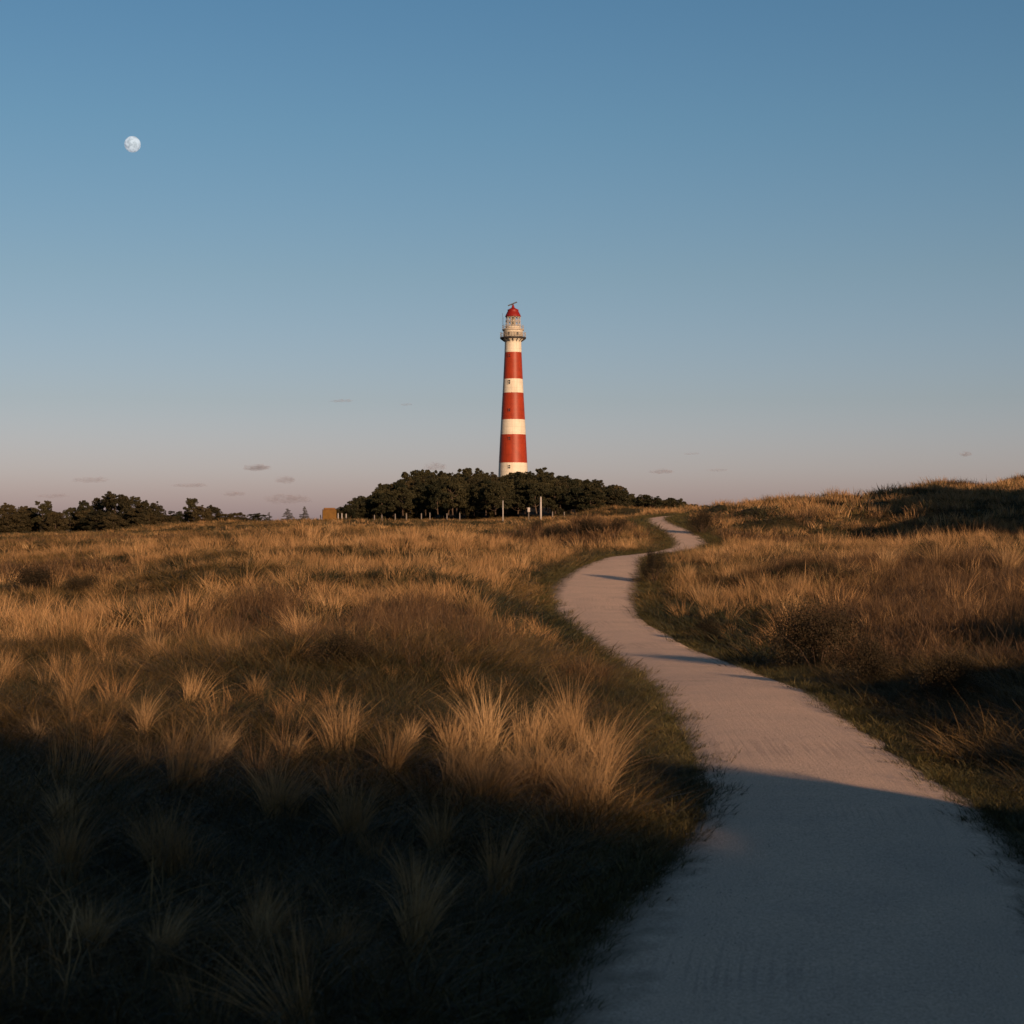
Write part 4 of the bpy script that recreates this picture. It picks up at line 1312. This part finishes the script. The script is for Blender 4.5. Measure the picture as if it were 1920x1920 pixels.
for px, t0, d, rad_, lab in ((943, 940, 236, .085, "thin white pole in front of the pines below the lighthouse"), (1014, 933, 232, .15, "thicker pale pole right of the thin one in front of the pines")):
    x = (px - 960) / FPX * d; z0 = gz_at(x, d); z1 = CAMZ + (HY - t0) * d / FPX
    e = empty("pole", (x, d, z0)); tag(e, lab, "pole")
    bm = bmesh.new(); bmesh.ops.create_cone(bm, cap_ends=True, segments=10, radius1=rad_, radius2=rad_ * .75, depth=z1 - z0 + .3, matrix=Matrix.Translation((0, 0, (z1 - z0) / 2 - .15)))
    bm_obj("shaft", bm, M_POLE, e, True)
    bm = bmesh.new(); bmesh.ops.create_cone(bm, cap_ends=True, segments=10, radius1=rad_ * .76, radius2=rad_ * .3, depth=.14, matrix=Matrix.Translation((0, 0, z1 - z0 + .07)))
    bm_obj("cap", bm, M_POLE, e, True)

FG = "fence posts along the foot of the grove"
POSTS = [(601, 971, "short dark post just left of the ochre hut"), (634, 963, "pale fence post touching the ochre hut's right side"), (641, 963, "pale fence post second from the ochre hut"), (649, 964, "pale fence post third from the ochre hut"),
         (702, 966, None), (716, 966, None), (741, 964, None), (762, 963, None), (790, 963, None), (806, 962, None), (838, 963, None), (862, 962, None), (1036, 964, None), (1058, 962, None)]
post_me = None
for px, t0, lab in POSTS:
    d = 244 if px < 900 else 240
    x = (px - 960) / FPX * d; z0 = gz_at(x, d); z1 = max(z0 + 1.0, CAMZ + (HY - t0) * d / FPX)
    bm = bmesh.new()
    bmesh.ops.create_cone(bm, cap_ends=True, segments=8, radius1=.085, radius2=.075, depth=z1 - z0 + .3, matrix=Matrix.Translation((0, 0, (z1 - z0) / 2 - .15)))
    bmesh.ops.create_cone(bm, cap_ends=True, segments=8, radius1=.075, radius2=.02, depth=.08, matrix=Matrix.Translation((0, 0, z1 - z0 + .04)))
    o = bm_obj("fence_post", bm, M_IRON if px == 601 else (M_POLE if px in (634, 641, 649) else M_POST), None, True)
    o.location = (x, d, z0)
    tag(o, lab or "grey fence post against the shade under the front pines", "fence post", FG)
# a small sign
sd_ = 238; sx = (991.5 - 960) / FPX * sd_; sz = gz_at(sx, sd_)
sg = empty("sign", (sx, sd_, sz)); tag(sg, "tiny pale marker board on a post between the two poles", "sign")
bm = bmesh.new(); bm_box(bm, (0, 0, .9), (.09, .09, 2.0)); bm_obj("post", bm, M_POST, sg)
bm = bmesh.new(); bm_box(bm, (0, -.07, 1.75), (.34, .04, .6)); bmesh.ops.bevel(bm, geom=[e for e in bm.edges], offset=.01, segments=1, affect='EDGES')
bm_obj("board", bm, M_POLE, sg)

# ------------------------------------------------------------------ moon and clouds
MD = 6000.0
md = Vector(((248.5 - 960) / FPX, 1, (HY - 270.5) / FPX))
bm = bmesh.new()
bmesh.ops.create_uvsphere(bm, u_segments=64, v_segments=32, radius=15.0 / FPX * MD)
moon_m, n, b = new_mat("moon_surface")
t = n.nodes.new("ShaderNodeTexCoord")
nz = nnoise(n, t, .075, 3); nz.inputs["Roughness"].default_value = .55
r = ramp(n, [(0.40, (0.37, 0.43, 0.51)), (0.56, (0.66, 0.73, 0.82))])
lk(n, nz.outputs["Fac"], r.inputs[0])
b.inputs["Base Color"].default_value = (0.12, 0.19, 0.27, 1)
b.inputs["Roughness"].default_value = 1; b.inputs["Specular IOR Level"].default_value = 0
lk(n, r.outputs[0], b.inputs["Emission Color"]); b.inputs["Emission Strength"].default_value = .55
mo = bm_obj("moon", bm, moon_m, None, True)
mo.location = Vector((0, 0, CAMZ)) + md * MD
tag(mo, "pale nearly full moon high in the blue sky at left", "moon")

m = bpy.data.materials.new("thin_cloud"); m.use_nodes = True
n = m.node_tree; n.nodes.remove(n.nodes["Principled BSDF"])
pv = n.nodes.new("ShaderNodeVolumePrincipled")
pv.inputs["Color"].default_value = (0.58, 0.50, 0.55, 1); pv.inputs["Density"].default_value = .03
pv.inputs["Anisotropy"].default_value = 0
lk(n, pv.outputs[0], n.nodes["Material Output"].inputs["Volume"])
ct = n.nodes.new("ShaderNodeTexCoord")
cn = nnoise(n, ct, .12, 5)
cr_ = n.nodes.new("ShaderNodeMapRange"); cr_.inputs[1].default_value = .38; cr_.inputs[2].default_value = .68; cr_.inputs[3].default_value = 0; cr_.inputs[4].default_value = 1
lk(n, cn.outputs["Fac"], cr_.inputs[0])
cd_ = n.nodes.new("ShaderNodeMath"); cd_.operation = 'MULTIPLY'; cd_.name = "amount"
lk(n, cr_.outputs[0], cd_.inputs[0]); lk(n, cd_.outputs[0], pv.inputs["Density"])
M_CLOUD = m
CD = 2600.0
CLOUDS = [(482, 878, 52, 11, 1.2, "darkest small cloud left of the lighthouse"), (533, 901, 40, 12, .7, "faint cloud puff below right of the darkest small cloud"),
          (540, 938, 84, 17, .8, "wide mauve cloud low above the small conifers"), (170, 901, 74, 9, .6, "thin pinkish cloud streak above the left tree line"),
          (358, 911, 70, 7, .6, "thin cloud streak left of the darkest small cloud"), (438, 927, 44, 9, .6, "faint cloud puff above the end of the second tree clump"),
          (640, 752, 44, 6, .5, "faint wisp high to the left of the lighthouse"), (762, 759, 24, 5, .4, "tiny faint wisp nearest the lighthouse at the left"),
          (815, 877, 44, 14, .6, "pinkish cloud peeping over the grove top"), (1241, 885, 46, 8, .7, "small grey cloud low right of the lighthouse"),
          (1345, 882, 40, 6, .35, "very faint streak right of the small grey cloud"), (1297, 851, 32, 4, .35, "faint thin streak above the small grey cloud"),
          (1811, 852, 22, 9, .9, "small grey cloud above the right dune"), (100, 931, 60, 8, .4, "faint streak just above the mop-headed pine")]
for k, (px, py, w, h, dens, lab) in enumerate(CLOUDS):
    g = np.random.default_rng(900 + k)
    bm = bmesh.new()
    s = CD / FPX
    bmesh.ops.create_icosphere(bm, subdivisions=5, radius=1)
    for v in bm.verts:
        c = v.co.copy()
        q = mnoise.fractal(Vector((c.x * 2.6 + k * 7, c.y * 1.5, c.z * 1.6)), .8, 2.0, 4)
        f_ = 1 + .55 * q
        v.co = Vector((c.x * w / 2 * s * (1 + .25 * q), c.y * w / 4 * s * f_, (c.z if c.z > 0 else c.z * .55) * h / 1.5 * s * f_))
    o = bm_obj("cloud", bm, M_CLOUD if dens == .6 else None, None, True)
    mm_ = M_CLOUD.copy(); mm_.node_tree.nodes["amount"].inputs[1].default_value = .026 * dens * 30 / (w / 4 * s)
    o.data.materials.clear(); o.data.materials.append(mm_)
    o.location = ((px - 960) * s, CD, CAMZ + (HY - py) * s)
    tag(o, lab, "cloud", "small clouds low over the horizon")
